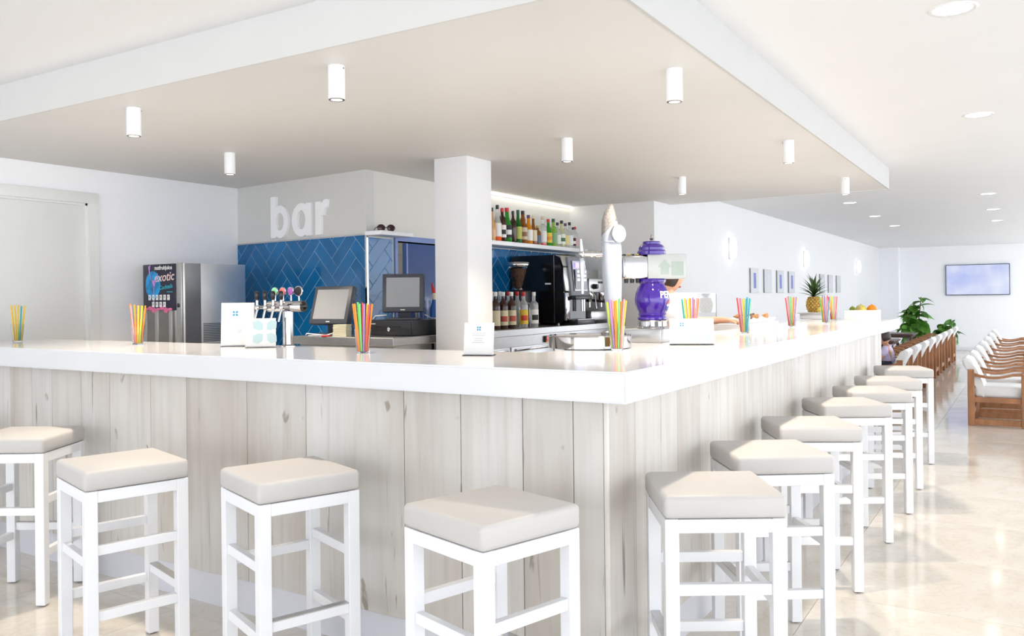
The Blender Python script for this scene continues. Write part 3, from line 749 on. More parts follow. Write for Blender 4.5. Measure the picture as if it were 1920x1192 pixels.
bx('case', -.195, .195, .006, .42, .004, .105, M_BLACK, cd, bev=.003)
fd = bx('drawer_front', -.185, .185, 0, .006, .014, .097, M_BLACK, cd, bev=.002)
b = B(); lathe(b, [(.012, 0), (.014, .004), (.009, .008), (0, .008)], 16, Matrix.Translation((0, 0, .045)) @ Euler((R(90), 0, 0)).to_matrix().to_4x4()); obj('lock', b, M_CHROME, fd, 50)
bx('slot', -.12, .10, -.001, .002, .058, .064, M_BLACKG, fd); bx('maker_mark', -.15, -.115, -.001, .0, .078, .083, M_PW, fd)
monitor('till_monitor', 'black till monitor standing upright on the cash drawer', (-2.60, 2.15, BZ + .105), R(28), 6, w=.285, h=.262, low=.052)
b = B()
for k in range(9): box(b, -.05 + random.uniform(-.003, .003), .05, -.04, .04 + random.uniform(-.004, .004), k * .009, k * .009 + .008, .002, 1)
tag(obj('order_pads', b, M_CREAM, None, 35, loc=(-2.89, 1.86, BZ), rot=(0, 0, R(15))), 'stack of cream order pads between the two monitors', 'paper stack')
b = B()
for k in range(6): box(b, -.05, .05, -.035, .035, k * .0012 + .0002, k * .0012 + .0012)
tag(obj('note_slip', b, M_PAPER, None, loc=(-3.12, 1.845, BZ), rot=(0, 0, R(-25))), 'white paper slips below the tilted monitor', 'paper')
b = B(); lathe(b, [(0, .0), (.03, .0), (.03, .007), (.024, .009), (0, .009)], 20); tag(obj('coaster', b, M_RED, None, 40, loc=(-3.0, 1.82, BZ)), 'flat red coaster on the steel bench', 'coaster')
b = B(); tube(b, [(-3.27, 1.90, BZ + .004), (-3.22, 1.86, BZ + .016), (-3.14, 1.87, BZ + .010), (-3.04, 1.86, BZ + .005), (-2.97, 1.90, BZ + .03), (-2.97, 1.95, BZ + .055)], .0035)
tag(obj('white_cable', b, M_WHITE, None, 60), 'white cable curling below the tilted monitor', 'cable')
b = B(); tube(b, [(-2.76, 2.02, BZ + .112), (-2.72, 2.0, BZ + .135), (-2.66, 2.05, BZ + .14)], .003)
tag(obj('white_cable', b, M_WHITE, None, 60), 'white cable loop left of the upright monitor', 'cable')
b = B(); tube(b, [(-2.47, 2.22, BZ + .14), (-2.455, 2.27, BZ + .115), (-2.45, 2.33, BZ + .111), (-2.44, 2.40, BZ + .111)], .003)
tag(obj('white_cable', b, M_WHITE, None, 60), 'white cable right of the upright monitor', 'cable')
sb = thing('spray_bottle', 'slim blue bottle with a red pointed nozzle half hidden by the pillar', 'bottle', (-2.87, 2.86, BZ))
b = B(); lathe(b, [(.03, 0), (.033, .01), (.033, .17), (.018, .21), (.015, .24)], 18); obj('body', b, mat('blue_plastic', (.01, .10, .38), .3), sb, 50)
b = B(); lathe(b, [(.016, .24), (.018, .27), (.013, .29)], 16); obj('collar', b, M_CREAM, sb, 50)
b = B(); lathe(b, [(.013, .29), (.015, .31), (.004, .37), (0, .372)], 14, Matrix.Translation((0, 0, .29)) @ Euler((0, R(-14), 0)).to_matrix().to_4x4() @ Matrix.Translation((0, 0, -.29))); obj('nozzle', b, M_RED, sb, 50)

# ------------------------------------------------------------------ shelf with sunglasses
sh = tag(bx('wall_ledge', XB + .0115, -2.86, 2.235, 2.60, 1.812, 1.842, M_WHITE, None, bev=.002), 'short white wall ledge on the corner of the tiled block', 'shelf')
sg = thing('sunglasses', 'dark brown sunglasses resting on the white ledge', 'sunglasses', (-2.92, 2.36, 1.842), R(58))
M_LENS = mat('brown_lens', (.045, .018, .018), .08, var=.2)
for s in (-1, 1):
    b = B(); ball(b, (s * .037, 0, .026), .032, .005, .026, 18, 10); obj('lens', b, M_LENS, sg, 60)
    b = B(); tube(b, [(s * .068, .003, .032), (s * .070, .05, .022), (s * .062, .105, .006)], .0025, 6); obj('temple', b, M_BLACK, sg, 60)
b = B(); tube(b, [(-.012, -.002, .026), (0, -.004, .03), (.012, -.002, .026)], .003, 6); obj('bridge', b, M_BLACK, sg, 60)

# ------------------------------------------------------------------ bottle shelf and bottles
SHZ = 1.838
bs = tag(bx('bottle_shelf', XB + .0115, -2.78, 3.42, 5.34, SHZ - .036, SHZ, M_WHITE, None, bev=.002), 'long white wall shelf carrying the spirit bottles', 'shelf')
PROF = {'slope': [(.90, 0), (1, .02), (1, .42), (.92, .52), (.62, .64), (.40, .76), (.36, .90)],
        'round': [(.90, 0), (1, .02), (1, .60), (.95, .66), (.72, .72), (.42, .77), (.36, .83), (.36, .90)],
        'square': [(.93, 0), (1, .02), (1, .64), (.94, .68), (.60, .72), (.38, .75), (.36, .90)],
        'bulb': [(.90, 0), (1, .02), (1, .45), (.90, .56), (.60, .66), (.66, .72), (.50, .78), (.40, .82), (.40, .90)],
        'hip': [(.9, 0), (1, .03), (1, .35), (.82, .5), (.5, .62), (.36, .72), (.34, .9)]}
def bottle(label, loc, kind, h, r, glass, cap, lab=None, lab2=None, liquid=None, lo=.14, hi=.5, group=None, face=-40):
    t = thing('spirit_bottle', label, 'bottle', loc, R(random.uniform(-8, 8)), group)
    pr = PROF[kind]
    gname, gcol, gtr = glass
    b = B(); lathe(b, [(0, 0)] + [(q * r, z * h) for q, z in pr] + [(0, .9 * h)], 20, cap=False)
    obj('body', b, mat('bottle_' + gname, gcol, .06, var=.06, scale=12, trans=gtr, ior=1.35, coat=.3), t, 40)
    if liquid:
        b = B(); z1 = liquid[2] * h; lathe(b, [(0, .002)] + [(q * r * 1.004, max(z * h, .002)) for q, z in pr if z * h < z1] + [(r * 1.004, z1)], 20, cap=False)
        obj('liquid', b, mat('liquid_' + liquid[0], liquid[1], .1, var=.08, coat=.5), t, 40)
    b = B(); lathe(b, [(.40 * r, .885 * h), (.42 * r, .89 * h), (.42 * r, .995 * h), (.36 * r, h), (0, h)], 16); obj('cap', b, mat('cap_' + cap[0], cap[1], .35, var=.08), t, 40)
    fa = R(face)
    def lbl(nm, m, z0, z1, half, k):
        b = B(); lathe(b, [(r * k, z0 * h), (r * k, z1 * h)], 14, None, fa - half, fa + half); obj(nm, b, m, t, 60)
    if lab:
        lbl('paper_label', mat('label_' + lab[0], lab[1], .5, var=.05), lo, hi, 1.25, 1.02)
        if lab2: lbl('label_band', mat('label_' + lab2[0], lab2[1], .5, var=.1), lo + (hi - lo) * .25, lo + (hi - lo) * .62, .8, 1.03)
    return t
CLR = ('clear', (.93, .95, .94), .75); GRN = ('green', (.03, .36, .03), .35); DGR = ('dark_green', (.012, .17, .02), .3); AMB = ('amber', (.30, .10, .015), .3)
ORG = ('orange', (.85, .32, .01), .3); BRN = ('brown', (.055, .018, .008), .2); LGR = ('pale_green', (.35, .62, .10), .4); PCH = ('peach', (.80, .45, .18), .3); YLW = ('pale_yellow', (.82, .84, .50), .5)
WHT = ('white', (.82, .82, .78)); BLK = ('black', (.015, .015, .015)); RDC = ('red', (.60, .03, .03)); GRC = ('deep_green', (.02, .10, .06)); PUR = ('plum', (.11, .04, .13)); CRM = ('cream', (.72, .64, .42)); BEI = ('beige', (.62, .50, .34)); YEL = ('yellow', (.80, .55, .05)); BLU = ('slate_blue', (.10, .15, .25)); LIM = ('olive', (.48, .50, .12)); GOLD = ('gold', (.55, .40, .12))
BG = 'bottles on the white wall shelf'
xb = -2.88
SHB = [('peach liqueur bottle with a thin black neck, leftmost on the shelf beside the pillar', 3.715, 'slope', .29, .034, PCH, BLK, None, None, None),
       ('clear bottle of red-orange aperitif with tall black cap', 3.79, 'slope', .32, .035, CLR, BLK, WHT, None, ('orange_red', (.85, .10, .01), .48)),
       ('dark bottle with red cap and white slanted label beside the tall black-capped one', 3.87, 'round', .30, .035, BRN, RDC, WHT, BLK, None),
       ('broad green vermouth bottle with red cap and black label', 3.96, 'slope', .31, .045, GRN, RDC, BLK, WHT, None),
       ('slim dark bottle with brown cap behind the green ones', 4.055, 'round', .29, .030, BRN, BLK, None, None, None),
       ('green bottle with dark green cap and yellow band', 4.135, 'slope', .305, .036, DGR, GRC, LIM, None, None),
       ('amber brown bottle with bulging neck and beige label', 4.225, 'bulb', .305, .040, AMB, BLK, BEI, BRN and ('brown_print', (.25, .12, .05)), None),
       ('bright orange-yellow bottle with plum cap and white label', 4.325, 'slope', .275, .038, ORG, PUR, WHT, None, None),
       ('amber bottle with cream neck wrapper', 4.42, 'hip', .28, .036, AMB, CRM, CRM, None, None),
       ('squat brown bottle with slate blue label', 4.50, 'round', .19, .034, AMB, GOLD, BLU, None, None),
       ('clear bottle with beige cap and a red foot of liquid', 4.60, 'square', .285, .038, CLR, BEI, WHT, None, ('red', (.70, .03, .04), .10)),
       ('bright green bottle with red cap and yellow label', 4.70, 'slope', .265, .037, GRN, RDC, YEL, ('print_orange', (.75, .3, .05)), None),
       ('pale green bottle with dark green cap', 4.80, 'square', .275, .038, LGR, GRC, ('sage', (.22, .42, .20)), None, None),
       ('clear bottle with small black cap left of the pale yellow one', 4.885, 'round', .245, .034, CLR, BLK, WHT, None, None),
       ('pale yellow bottle with black ball cap', 4.965, 'slope', .27, .037, YLW, BLK, WHT, ('dark_green_print', (.05, .16, .06)), None),
       ('clear bottle with plum cap and yellow label', 5.05, 'round', .25, .036, CLR, PUR, ('pale_yellow_label', (.78, .66, .25)), None, None),
       ('clear bottle with black cap near the right end of the shelf', 5.135, 'slope', .265, .036, CLR, BLK, WHT, None, None)]
for i, (lab, y, kd, h, r, gl_, cp, l1, l2, liq) in enumerate(SHB):
    bottle(lab, (xb + random.uniform(-.006, .006), y, SHZ), kd, h, r, gl_, cp, l1, l2, liq, group=BG)
bottle('slim clear bottle with black and white label at the shelf end', (xb, 5.212, SHZ), 'round', .22, .03, CLR, BLK, BLK, WHT, None, group=BG)
bottle('small bottle with red cap at the right shelf end', (xb - .01, 5.279, SHZ), 'round', .23, .03, CLR, RDC, ('pink_label', (.75, .45, .42)), None, None, group=BG)

LB = 'bottles standing on the steel bench'
for i, (lab, y, kd, g_, c_, l1, l2) in enumerate([
    ('dark rum bottle with cream label nearest the pillar', 3.19, 'round', BRN, WHT, CRM, None),
    ('dark rum bottle with cream label, middle of the three', 3.305, 'round', BRN, WHT, CRM, ('red_print', (.5, .08, .05))),
    ('dark rum bottle with cream label, rightmost of the three', 3.43, 'round', BRN, WHT, CRM, ('red_print', (.5, .08, .05))),
    ('clear bottle with yellow and red label on the steel bench', 3.62, 'round', CLR, RDC, YEL, ('label_red', (.65, .06, .04))),
    ('clear bottle with black and white label by the black coffee machine', 3.79, 'square', CLR, WHT, WHT, BLK)]):
    bottle(lab, (-2.52, y, BZ), kd, .295, .038, g_, c_, l1, l2, group=LB, lo=.1, hi=.5)
for i, (lab, y, g_, c_, l1) in enumerate([('clear bottle with white cap behind the leftmost rum bottle', 3.31, CLR, WHT, None), ('clear bottle with white cap behind the middle rum bottle', 3.43, CLR, WHT, None), ('clear bottle with a yellow label peeping out behind the rum bottles', 3.56, CLR, RDC, YEL), ('clear bottle with red cap and plain sides', 3.70, CLR, RDC, None)]):
    bottle(lab, (-2.63, y, BZ), 'round', .30, .037, g_, c_, l1, None, group=LB, lo=.1, hi=.5)

# ------------------------------------------------------------------ coffee equipment
gr = thing('coffee_grinder', 'black coffee grinder with a clear cone of brown beans', 'coffee grinder', (-2.74, 3.90, BZ))
bx('body', -.09, .09, -.085, .085, 0, .31, M_BLACK, gr, bev=.015, seg=3)
b = B(); lathe(b, [(.055, .31), (.058, .315), (.05, .325), (.035, .34)], 24); obj('collar', b, M_CHROME, gr, 50)
b = B(); lathe(b, [(.034, .34), (.078, .50), (.08, .515)], 28, cap=False); obj('hopper', b, M_GLASS, gr, 60)
b = B(); lathe(b, [(0, .341), (.032, .342), (.074, .498), (.03, .505), (0, .506)], 28, cap=False)
obj('coffee_beans', b, mat('coffee_beans', (.10, .038, .018), .45, var=.7, scale=70, bump=1.0, bscale=90), gr, 60)
b = B(); lathe(b, [(.0, .515), (.098, .516), (.104, .525), (.104, .545), (.095, .555), (0, .56)], 28, cap=False); obj('lid', b, M_CHROME, gr, 50)
b = B(); rod(b, (.09, 0, .20), (.16, 0, .17), .012); obj('spout', b, M_CHROME, gr, 50)

cm = thing('coffee_machine', 'tall black automatic coffee machine with a silver control front', 'coffee machine', (-2.99, 4.20, BZ))
b = B()
pts = [(.0, .02), (.50, .02), (.535, .05), (.535, .52), (.505, .60), (.45, .625), (.02, .625), (0, .60)]
prism(b, pts, 0, .43, Matrix(((1, 0, 0, 0), (0, 0, 1, 0), (0, 1, 0, 0), (0, 0, 0, 1))))
obj('body', b, M_BLACKG, cm, 35)
for (x, y) in ((.05, .04), (.46, .04), (.05, .39), (.46, .39)):
    b = B(); lathe(b, [(.016, 0), (.016, .022)], 12, Matrix.Translation((x, y, 0))); obj('foot', b, M_CHROME, cm)
b = B(); box(b, .44, .444, -.002, 0, .02, .62); obj('panel_seam', b, M_STEEL, cm)
def front_slab(name, y0, y1, z0, z1, m, d0=.536, d1=.56):
    b = B(); box(b, d0, d1, y0, y1, z0, z1, .006, 2)
    for v in b.verts:
        if v.co.z > .5: v.co.x -= (v.co.z - .5) * .35
    return obj(name, b, m, cm, 40)
front_slab('silver_pillar', .0, .085, .30, .61, M_STEEL)
front_slab('mirror_panel', .0, .085, .04, .29, M_CHROME)
front_slab('grey_front', .085, .43, .26, .61, M_MIDG, d1=.575)
b = B(); box(b, .577, .581, .13, .385, .30, .575, .004, 1)
for v in b.verts:
    if v.co.z > .5: v.co.x -= (v.co.z - .5) * .35
kp = obj('keypad_frame', b, M_STEEL, cm, 40)
bx('keypad_face', .581, .583, .145, .37, .315, .50, mat('keypad_grey', (.30, .32, .37), .3), kp)
bx('display', .566, .572, .17, .28, .512, .555, mat('violet_display', (.12, .08, .55), .3, emit=.8, ecol=(.25, .2, 1)), kp)
for r_ in range(3):
    for c_ in range(2): bx('key', .583, .586, .17 + c_ * .12, .23 + c_ * .12, .39 + r_ * .037, .415 + r_ * .037, M_STEEL, kp, bev=.001, seg=1)
b = B(); box(b, .537, .54, .10, .42, .04, .258); obj('cup_bay', b, M_BLACKG, cm)
b = B(); box(b, .54, .61, .095, .425, .225, .26, .006); obj('spout_hood', b, M_BLACK, cm, 40)
b = B(); rod(b, (.585, .26, .12), (.585, .26, .225), .009); rod(b, (.585, .30, .12), (.585, .30, .225), .009); obj('spout', b, M_CHROME, cm, 50)
b = B(); box(b, .54, .63, .09, .43, .0, .045, .004); obj('drip_tray', b, M_BLACK, cm, 40)
bx('drip_grid', .545, .625, .10, .42, .0451, .049, M_STEEL, cm)
bx('maker_mark', .35, .41, -.0012, -.0002, .362, .376, M_PW, cm)

em = thing('espresso_machine', 'steel espresso machine behind the white beer tower', 'espresso machine', (-2.95, 4.70, BZ))
bx('back_body', 0, .30, 0, .62, .08, .52, M_STEEL, em, bev=.008)
bx('head_panel', .30, .50, 0, .62, .29, .42, M_STEEL, em, bev=.008)
bx('base_tray', .02, .52, 0, .62, .03, .11, M_STEEL, em, bev=.006)
bx('tray_grid', .31, .51, .02, .60, .1101, .114, M_STEELD, em)
for (x, y) in ((.06, .05), (.47, .05), (.06, .57), (.47, .57)):
    b = B(); lathe(b, [(.02, 0), (.02, .03)], 12, Matrix.Translation((x, y, 0))); obj('foot', b, M_BLACK, em)
b = B(); rod(b, (.50, .09, .345), (.545, .09, .345), .026, .022, 16); obj('knob', b, M_BLACK, em, 40)
for k in range(5): bx('button', .5005, .505, .19 + k * .05, .22 + k * .05, .375, .395, M_BLACK, em)
for y in (.16, .42):
    b = B(); lathe(b, [(.036, .20), (.042, .21), (.042, .29)], 20, Matrix.Translation((.42, y, 0))); rod(b, (.42, y, .225), (.42, y, .15), .012)
    g = obj('group_head', b, M_CHROME, em, 50)
    b = B(); rod(b, (.46, y, .215), (.58, y + .02, .20), .014, .011); obj('handle', b, M_BLACK, g, 50)
b = B(); tube(b, [(.49, .04, .30), (.54, .04, .26), (.55, .045, .14)], .006); obj('steam_wand', b, M_CHROME, em, 60)
b = B(); box(b, .04, .27, .03, .20, .521, .66, .02, 3); tag(obj('cup_hopper', b, M_DGREY, None, 40, loc=(-2.95, 4.70, BZ)), 'dark grey bean hopper on top of the espresso machine', 'hopper')

# ------------------------------------------------------------------ white beer tower with round tray
TWC = Vector((-.55, 1.19, CT))
tr = thing('round_drip_tray', 'large round polished steel drip tray on the counter', 'drip tray', (-.66, 1.09, CT))
b = B(); lathe(b, [(.165, 0), (.188, .004), (.190, .055), (.186, .060), (.176, .060), (.174, .052), (0, .052)], 48, cap=False); obj('tray', b, M_CHROME, tr, 40)
b = B(); lathe(b, [(.172, .0525), (.172, .055), (0, .055)], 40); obj('grille', b, M_STEEL, tr, 40)
for k in range(7):
    w2 = math.sqrt(max(.16 ** 2 - (-.12 + k * .04) ** 2, 0)); bx('grille_slot', -w2, w2, -.12 + k * .04 - .004, -.12 + k * .04 + .004, .0551, .0558, M_STEELD, tr)
bw = thing('beer_tower', 'tall white tusk-shaped beer tower with a round badge', 'beer tap', (-.576, 1.16, CT + .056), YAW)
hh = .60
b = B(); lathe(b, [(.055, 0), (.058, .012), (.045, .02)], 24); obj('foot', b, M_CHROME, bw, 40)
secs = [((.006, 0, .02), .028, .03), ((.004, 0, .10), .034, .034), ((0, 0, .20), .041, .038), ((-.002, 0, .30), .046, .042), ((-.003, 0, .40), .0465, .043), ((-.006, 0, .47), .043, .041), ((-.010, 0, .535), .035, .034), ((-.010, 0, .58), .024, .025), ((-.004, 0, .612), .010, .012), ((-.002, 0, .618), .003, .004)]
secs = [((c_[0], c_[1], c_[2] * .965), a_, b_) for c_, a_, b_ in secs]
b = B(); loft(b, secs, 28); obj('body', b, mat('pearl_white_lacquer', (.36, .39, .44), .22, var=.03, coat=.5), bw, 60)
b = B(); rr = loft(b, [((-.0105, -.0005, .515), .0395, .0385), ((-.0115, -.0015, .54), .0355, .0355), ((-.011, -.002, .58), .0255, .027), ((-.005, -.001, .613), .0115, .014), ((-.003, 0, .620), .004, .005)], 28)
xf(b, Matrix.Diagonal((1, 1, .965, 1)))
for v in b.verts:
    if v.co.z < .50: v.co.z += (v.co.x + .01) * 1.1
obj('textured_tip', b, mat('speckled_grey', (.24, .22, .215), .6, var=.3, scale=120), bw, 60)
Mb = Matrix.Translation((.026, -.034, .462)) @ Euler((R(90), 0, R(36))).to_matrix().to_4x4()
b = B(); lathe(b, [(.036, -.01), (.042, -.006), (.042, .004), (.036, .006)], 32, Mb); bd = obj('badge', b, M_STEEL, bw, 40)
b = B(); lathe(b, [(.036, .0062), (0, .008)], 32, Mb); obj('badge_face', b, M_PAPER, bd, 60)
for z_, w_2 in ((.010, .02), (.002, .04), (-.006, .034), (-.014, .018)):
    b = B(); box(b, -w_2 / 2, w_2 / 2, z_ - .0012, z_ + .0012, .0078, .0085); xf(b, Mb); obj('badge_print', b, mat('pale_copper_print', (.34, .26, .22), .5), bd)
b = B(); loft(b, [((-.004, 0, .425), .0468, .0435), ((-.004, 0, .428), .0468, .0435)], 28); obj('seam', b, M_STEEL, bw)
b = B(); rod(b, (-.035, 0, .37), (-.135, 0, .372), .015, .013, 18); rod(b, (-.06, 0, .37), (-.075, 0, .37), .019, n=18); rod(b, (-.09, 0, .371), (-.10, 0, .371), .018, n=18)
ball(b, (-.138, 0, .372), .017); rod(b, (-.138, 0, .385), (-.142, -.004, .44), .012, .007, 14); lathe(b, [(.011, .355), (.014, .33), (.012, .28), (.008, .26), (.006, .19)], 16, Matrix.Translation((-.138, 0, 0)))
obj('tap', b, M_CHROME, bw, 50)

# ------------------------------------------------------------------ purple ceramic drinks tower
pp = thing('drinks_tower', 'purple glazed ceramic drinks tower with chrome band and white PEPSI lettering', 'drinks dispenser', (-.600, 1.690, CT + .068), YAW)
tag(bx('steel_drip_box', -.70, -.505, 1.56, 1.78, CT, CT + .068, M_STEEL, None, bev=.004), 'square brushed steel drip box under the purple tower', 'drip tray')
Z0 = CT + .068
pz_ = lambda z: z - Z0
b = B(); lathe(b, [(.080, 0), (.082, .006), (.074, .012), (.074, .036), (.078, .042)], 40); obj('chrome_foot', b, M_CHROME, pp, 30)
VP = [(.070, .042), (.076, .046), (.076, .056), (.066, .062), (.071, .070), (.069, .078), (.079, .10), (.0865, .125), (.0875, .15), (.083, .18), (.073, .207), (.063, .222), (.062, .228), (.070, .238), (.071, .246), (.068, .252)]
b = B(); lathe(b, VP, 48); vb = obj('vase_body', b, M_PURPLE, pp, 30)
b = B(); lathe(b, [(.072, .374), (.0735, .38), (.073, .392), (.066, .400), (.066, .404), (.0665, .412), (.058, .424), (.053, .427), (.046, .430), (.046, .440), (.042, .444), (0, .446)], 48, cap=False); obj('lid', b, M_PURPLE, pp, 30)
b = B(); lathe(b, [(.012, .445), (.006, .452), (.011, .459), (.004, .467), (.006, .473), (0, .481)], 16); obj('finial', b, M_CHROME, pp, 50)
b = B(); box(b, -.155, .07, -.05, .05, .252, .374, .012, 3); obj('crossbar', b, M_CHROME, pp, 35)
bx('badge_plate', -.03, .165, -.062, .054, .252, .376, mat('pearl_badge', (.46, .49, .49), .2, var=.04), pp, bev=.004)
b = B(); prism(b, [(-.02, -.04), (.02, -.04), (.02, -.005), (.035, -.005), (0, .035), (-.035, -.005), (-.02, -.005)], 0, .0008, face_frame((.055, -.0625, .315), (1, 0, 0), (0, 0, 1))); obj('arrow_print', b, mat('pale_green_print', (.34, .40, .37), .4), pp)
bx('label_print', .09, .15, -.0632, -.0625, .268, .338, MATS['pale_green_print'], pp)
for k in range(5): bx('stripe', -.15 + k * .022, -.139 + k * .022, -.045, .045, .3742, .379, M_BLACK if k % 2 == 0 else mat('mustard', (.6, .42, .06), .5), pp)
for k in range(3):
    b = B(); lathe(b, [(.010, .232), (.012, .252)], 14, Matrix.Translation((-.135 + k * .03, -.02, 0))); obj('nozzle', b, M_BLACK, pp, 50)
def vr(z):
    for (r0, z0), (r1, z1) in zip(VP, VP[1:]):
        if z0 <= z <= z1: return r0 + (r1 - r0) * (z - z0) / max(z1 - z0, 1e-6)
    return .08
def wrap(bm_, ang, zc, off=.0012):
    # subdivide long faces then bend round the vase
    bmesh.ops.subdivide_edges(bm_, edges=[e for e in bm_.edges if e.calc_length() > .012], cuts=2)
    for v in bm_.verts:
        z = zc + v.co.y; r_ = vr(z); a = ang + v.co.x / r_; q = r_ + off + v.co.z
        v.co = Vector((q * math.cos(a), q * math.sin(a), z))
    return bm_
t_ = text_bm('PEPSI', .046, .0004, 0, .0016, 'LEFT'); obj('lettering', wrap(t_, R(-72), .170), M_PW, vb)
for nm, m_, y0, y1 in (('logo_red', M_RED, .006, .03), ('logo_white', M_PW, -.006, .006), ('logo_blue', mat('logo_blue', (.02, .08, .5), .3), -.03, -.006)):
    b = B(); N = 14; top, bot = [], []
    for k in range(N + 1):
        x = -.03 + .06 * k / N; lim = math.sqrt(max(.03 ** 2 - x * x, 0))
        top.append((x, max(min(y1, lim), -lim))); bot.append((x, min(max(y0, -lim), lim)))
    for k in range(N):
        q = [bot[k], bot[k + 1], top[k + 1], top[k]]
        if area2(q) < 1e-7: continue
        b.faces.new([b.verts.new((p[0], p[1], .0004)) for p in q])
    for v in b.verts:
        z = .118 + v.co.y; r_ = vr(z); a = R(-22) + v.co.x / r_; q = r_ + .0016; v.co = Vector((q * math.cos(a), q * math.sin(a), z))
    obj(nm, b, m_, vb)

# ------------------------------------------------------------------ pastries, glass screen, fruit
def platter(label, x0, x1, y0, y1, z, deep=.03):
    t = thing('serving_platter', label, 'platter', ((x0 + x1) / 2, (y0 + y1) / 2, z))
    a, c_ = (x1 - x0) / 2, (y1 - y0) / 2
    b = B(); box(b, -a, a, -c_, c_, 0, deep, .006, 2)
    for v in b.verts:
        if v.co.z < deep * .4: v.co.x *= .88; v.co.y *= .92
    obj('dish', b, M_WHITE, t, 40)
    return t
box_ = thing('display_plinth', 'white block carrying the pastry platter at the inner counter edge', 'plinth', (-.83, 4.25, 0))
bx('body', -.17, .12, -.42, .42, .0, CT + .02, M_WHITE, box_, bev=.004)
platter('white platter of brown pastries beside the straw glasses', -.98, -.72, 3.88, 4.62, CT + .021)
M_PAST = mat('baked_pastry', (.42, .20, .07), .55, var=.4, scale=25, bump=.3); M_PASTD = mat('chocolate_pastry', (.13, .055, .025), .5, var=.4, scale=25, bump=.3)
for k in range(9):
    y = 3.93 + k * .077; x = -.83 + .07 * math.sin(k * 2.4)
    b = B()
    pts = [(x + .035 * math.cos(a), y + .045 * math.sin(a), CT + .021 + .03 + .018) for a in [R(-80 + 20 * j) for j in range(9)]]
    secs_ = [.006, .012, .018, .021, .023, .021, .018, .012, .006]
    rings = []
    for p, rr_ in zip(pts, secs_):
        rings.append([b.verts.new((p[0], p[1] + rr_ * math.cos(2 * PI * q / 10), p[2] + rr_ * .9 * math.sin(2 * PI * q / 10))) for q in range(10)])
    for p, q in zip(rings, rings[1:]):
        for s in range(10): b.faces.new((p[s], p[(s + 1) % 10], q[(s + 1) % 10], q[s]))
    b.faces.new(rings[0]); b.faces.new(rings[-1])
    dark = k % 3 == 1
    tag(obj('croissant', b, M_PASTD if dark else M_PAST, None, 60), ('dark chocolate' if dark else 'golden brown') + ' croissant on the white platter', 'pastry', ('dark' if dark else 'golden') + ' croissants on the platter')
platter('small white platter of pale pastries behind the bartender arm', -1.20, -1.02, 3.95, 4.55, CT - .02, .025)
tag(bx('side_table', -1.215, -1.01, 3.9, 4.6, 0, CT - .021, M_WHITE, None, bev=.004), 'white side block behind the pastry platter', 'plinth')
for k in range(5):
    b = B(); ball(b, (-1.11 + .02 * math.sin(k * 3), 4.02 + k * .11, CT - .02 + .025 + .018), .035, .045, .02, 14, 8)
    tag(obj('bread_roll', b, mat('pale_pastry', (.62, .42, .28), .6, var=.2, scale=20), None, 60), 'pale bread roll on the small platter', 'pastry', 'bread rolls on the small platter')
gs = thing('glass_screen', 'clear glass food screen with a thin grey top edge', 'glass screen', (-1.23, 4.2, 0))
bx('pane', -.003, .003, -.55, .45, .5, CT + .25, M_GLASS, gs)
bx('top_edge', -.005, .005, -.55, .455, CT + .25, CT + .257, M_STEEL, gs); bx('end_edge', -.005, .005, .45, .457, 0, CT + .25, M_STEEL, gs); bx('end_edge', -.005, .005, -.557, -.55, 0, CT + .257, M_STEEL, gs)

pl_ = thing('fruit_tray', 'shallow white tray holding the pineapple', 'tray', (-.70, 5.95, CT), 0)
b = B(); box(b, -.11, .11, -.11, .11, 0, .055, .008, 2); box(b, -.135, .135, -.135, .135, .055, .063, .003, 1); obj('dish', b, M_WHITE, pl_, 40)
pa = thing('pineapple', 'ripe pineapple with a spiky green crown in the white tray', 'fruit', (-.70, 5.95, CT + .063))
PX = mat('pineapple_rind', (.36, .20, .04), .6, var=.3, scale=18); PK = mat('pineapple_eye', (.62, .42, .09), .5, var=.3, scale=30)
def pr_(z): return .068 * math.sin(math.acos(max(-1, min(1, (z - .075) / .095)))) if abs(z - .075) < .095 else .02
b = B(); lathe(b, [(0, 0)] + [(max(pr_(z), .03), z) for z in [.0 + .15 * k / 10 for k in range(11)]] + [(0, .152)], 24, cap=False); obj('rind', b, PX, pa, 60)
eyes = B()
for rz_ in range(8):
    z = .012 + rz_ * .018; r_ = max(pr_(z), .03)
    for k in range(12):
        a = 2 * PI * (k + .5 * (rz_ % 2)) / 12
        Mx = Matrix.Translation((r_ * math.cos(a), r_ * math.sin(a), z)) @ Vector((math.cos(a), math.sin(a), (z - .075) * 3)).to_track_quat('Z', 'Y').to_matrix().to_4x4()
        lathe(eyes, [(.0125, -.003), (.008, .004), (.002, .008)], 6, Mx)
obj('rind_eyes', eyes, PK, pa, 40)
def leaf_bm(L, w, curl, fold=.25):
    b = B(); n = 6; rows = []
    for i in range(n + 1):
        f = i / n; ww = w * (math.sin(PI * min(1, f * .9 + .12)) ** .8) * (1 - f ** 3); x = L * f * math.cos(curl * f * .6); z = L * f * math.sin(.0) - curl * L * f * f * .5
        rows.append([b.verts.new((x, -ww, z + fold * ww)), b.verts.new((x, 0, z)), b.verts.new((x, ww, z + fold * ww))])
    for p, q in zip(rows, rows[1:]):
        b.faces.new((p[0], p[1], q[1], q[0])); b.faces.new((p[1], p[2], q[2], q[1]))
    g = bmesh.ops.solidify(b, geom=b.faces[:], thickness=.0012)
    return b
PLF = mat('pineapple_leaf', (.17, .28, .10), .45, var=.3, scale=20, rnd=.3)
pm_ = None
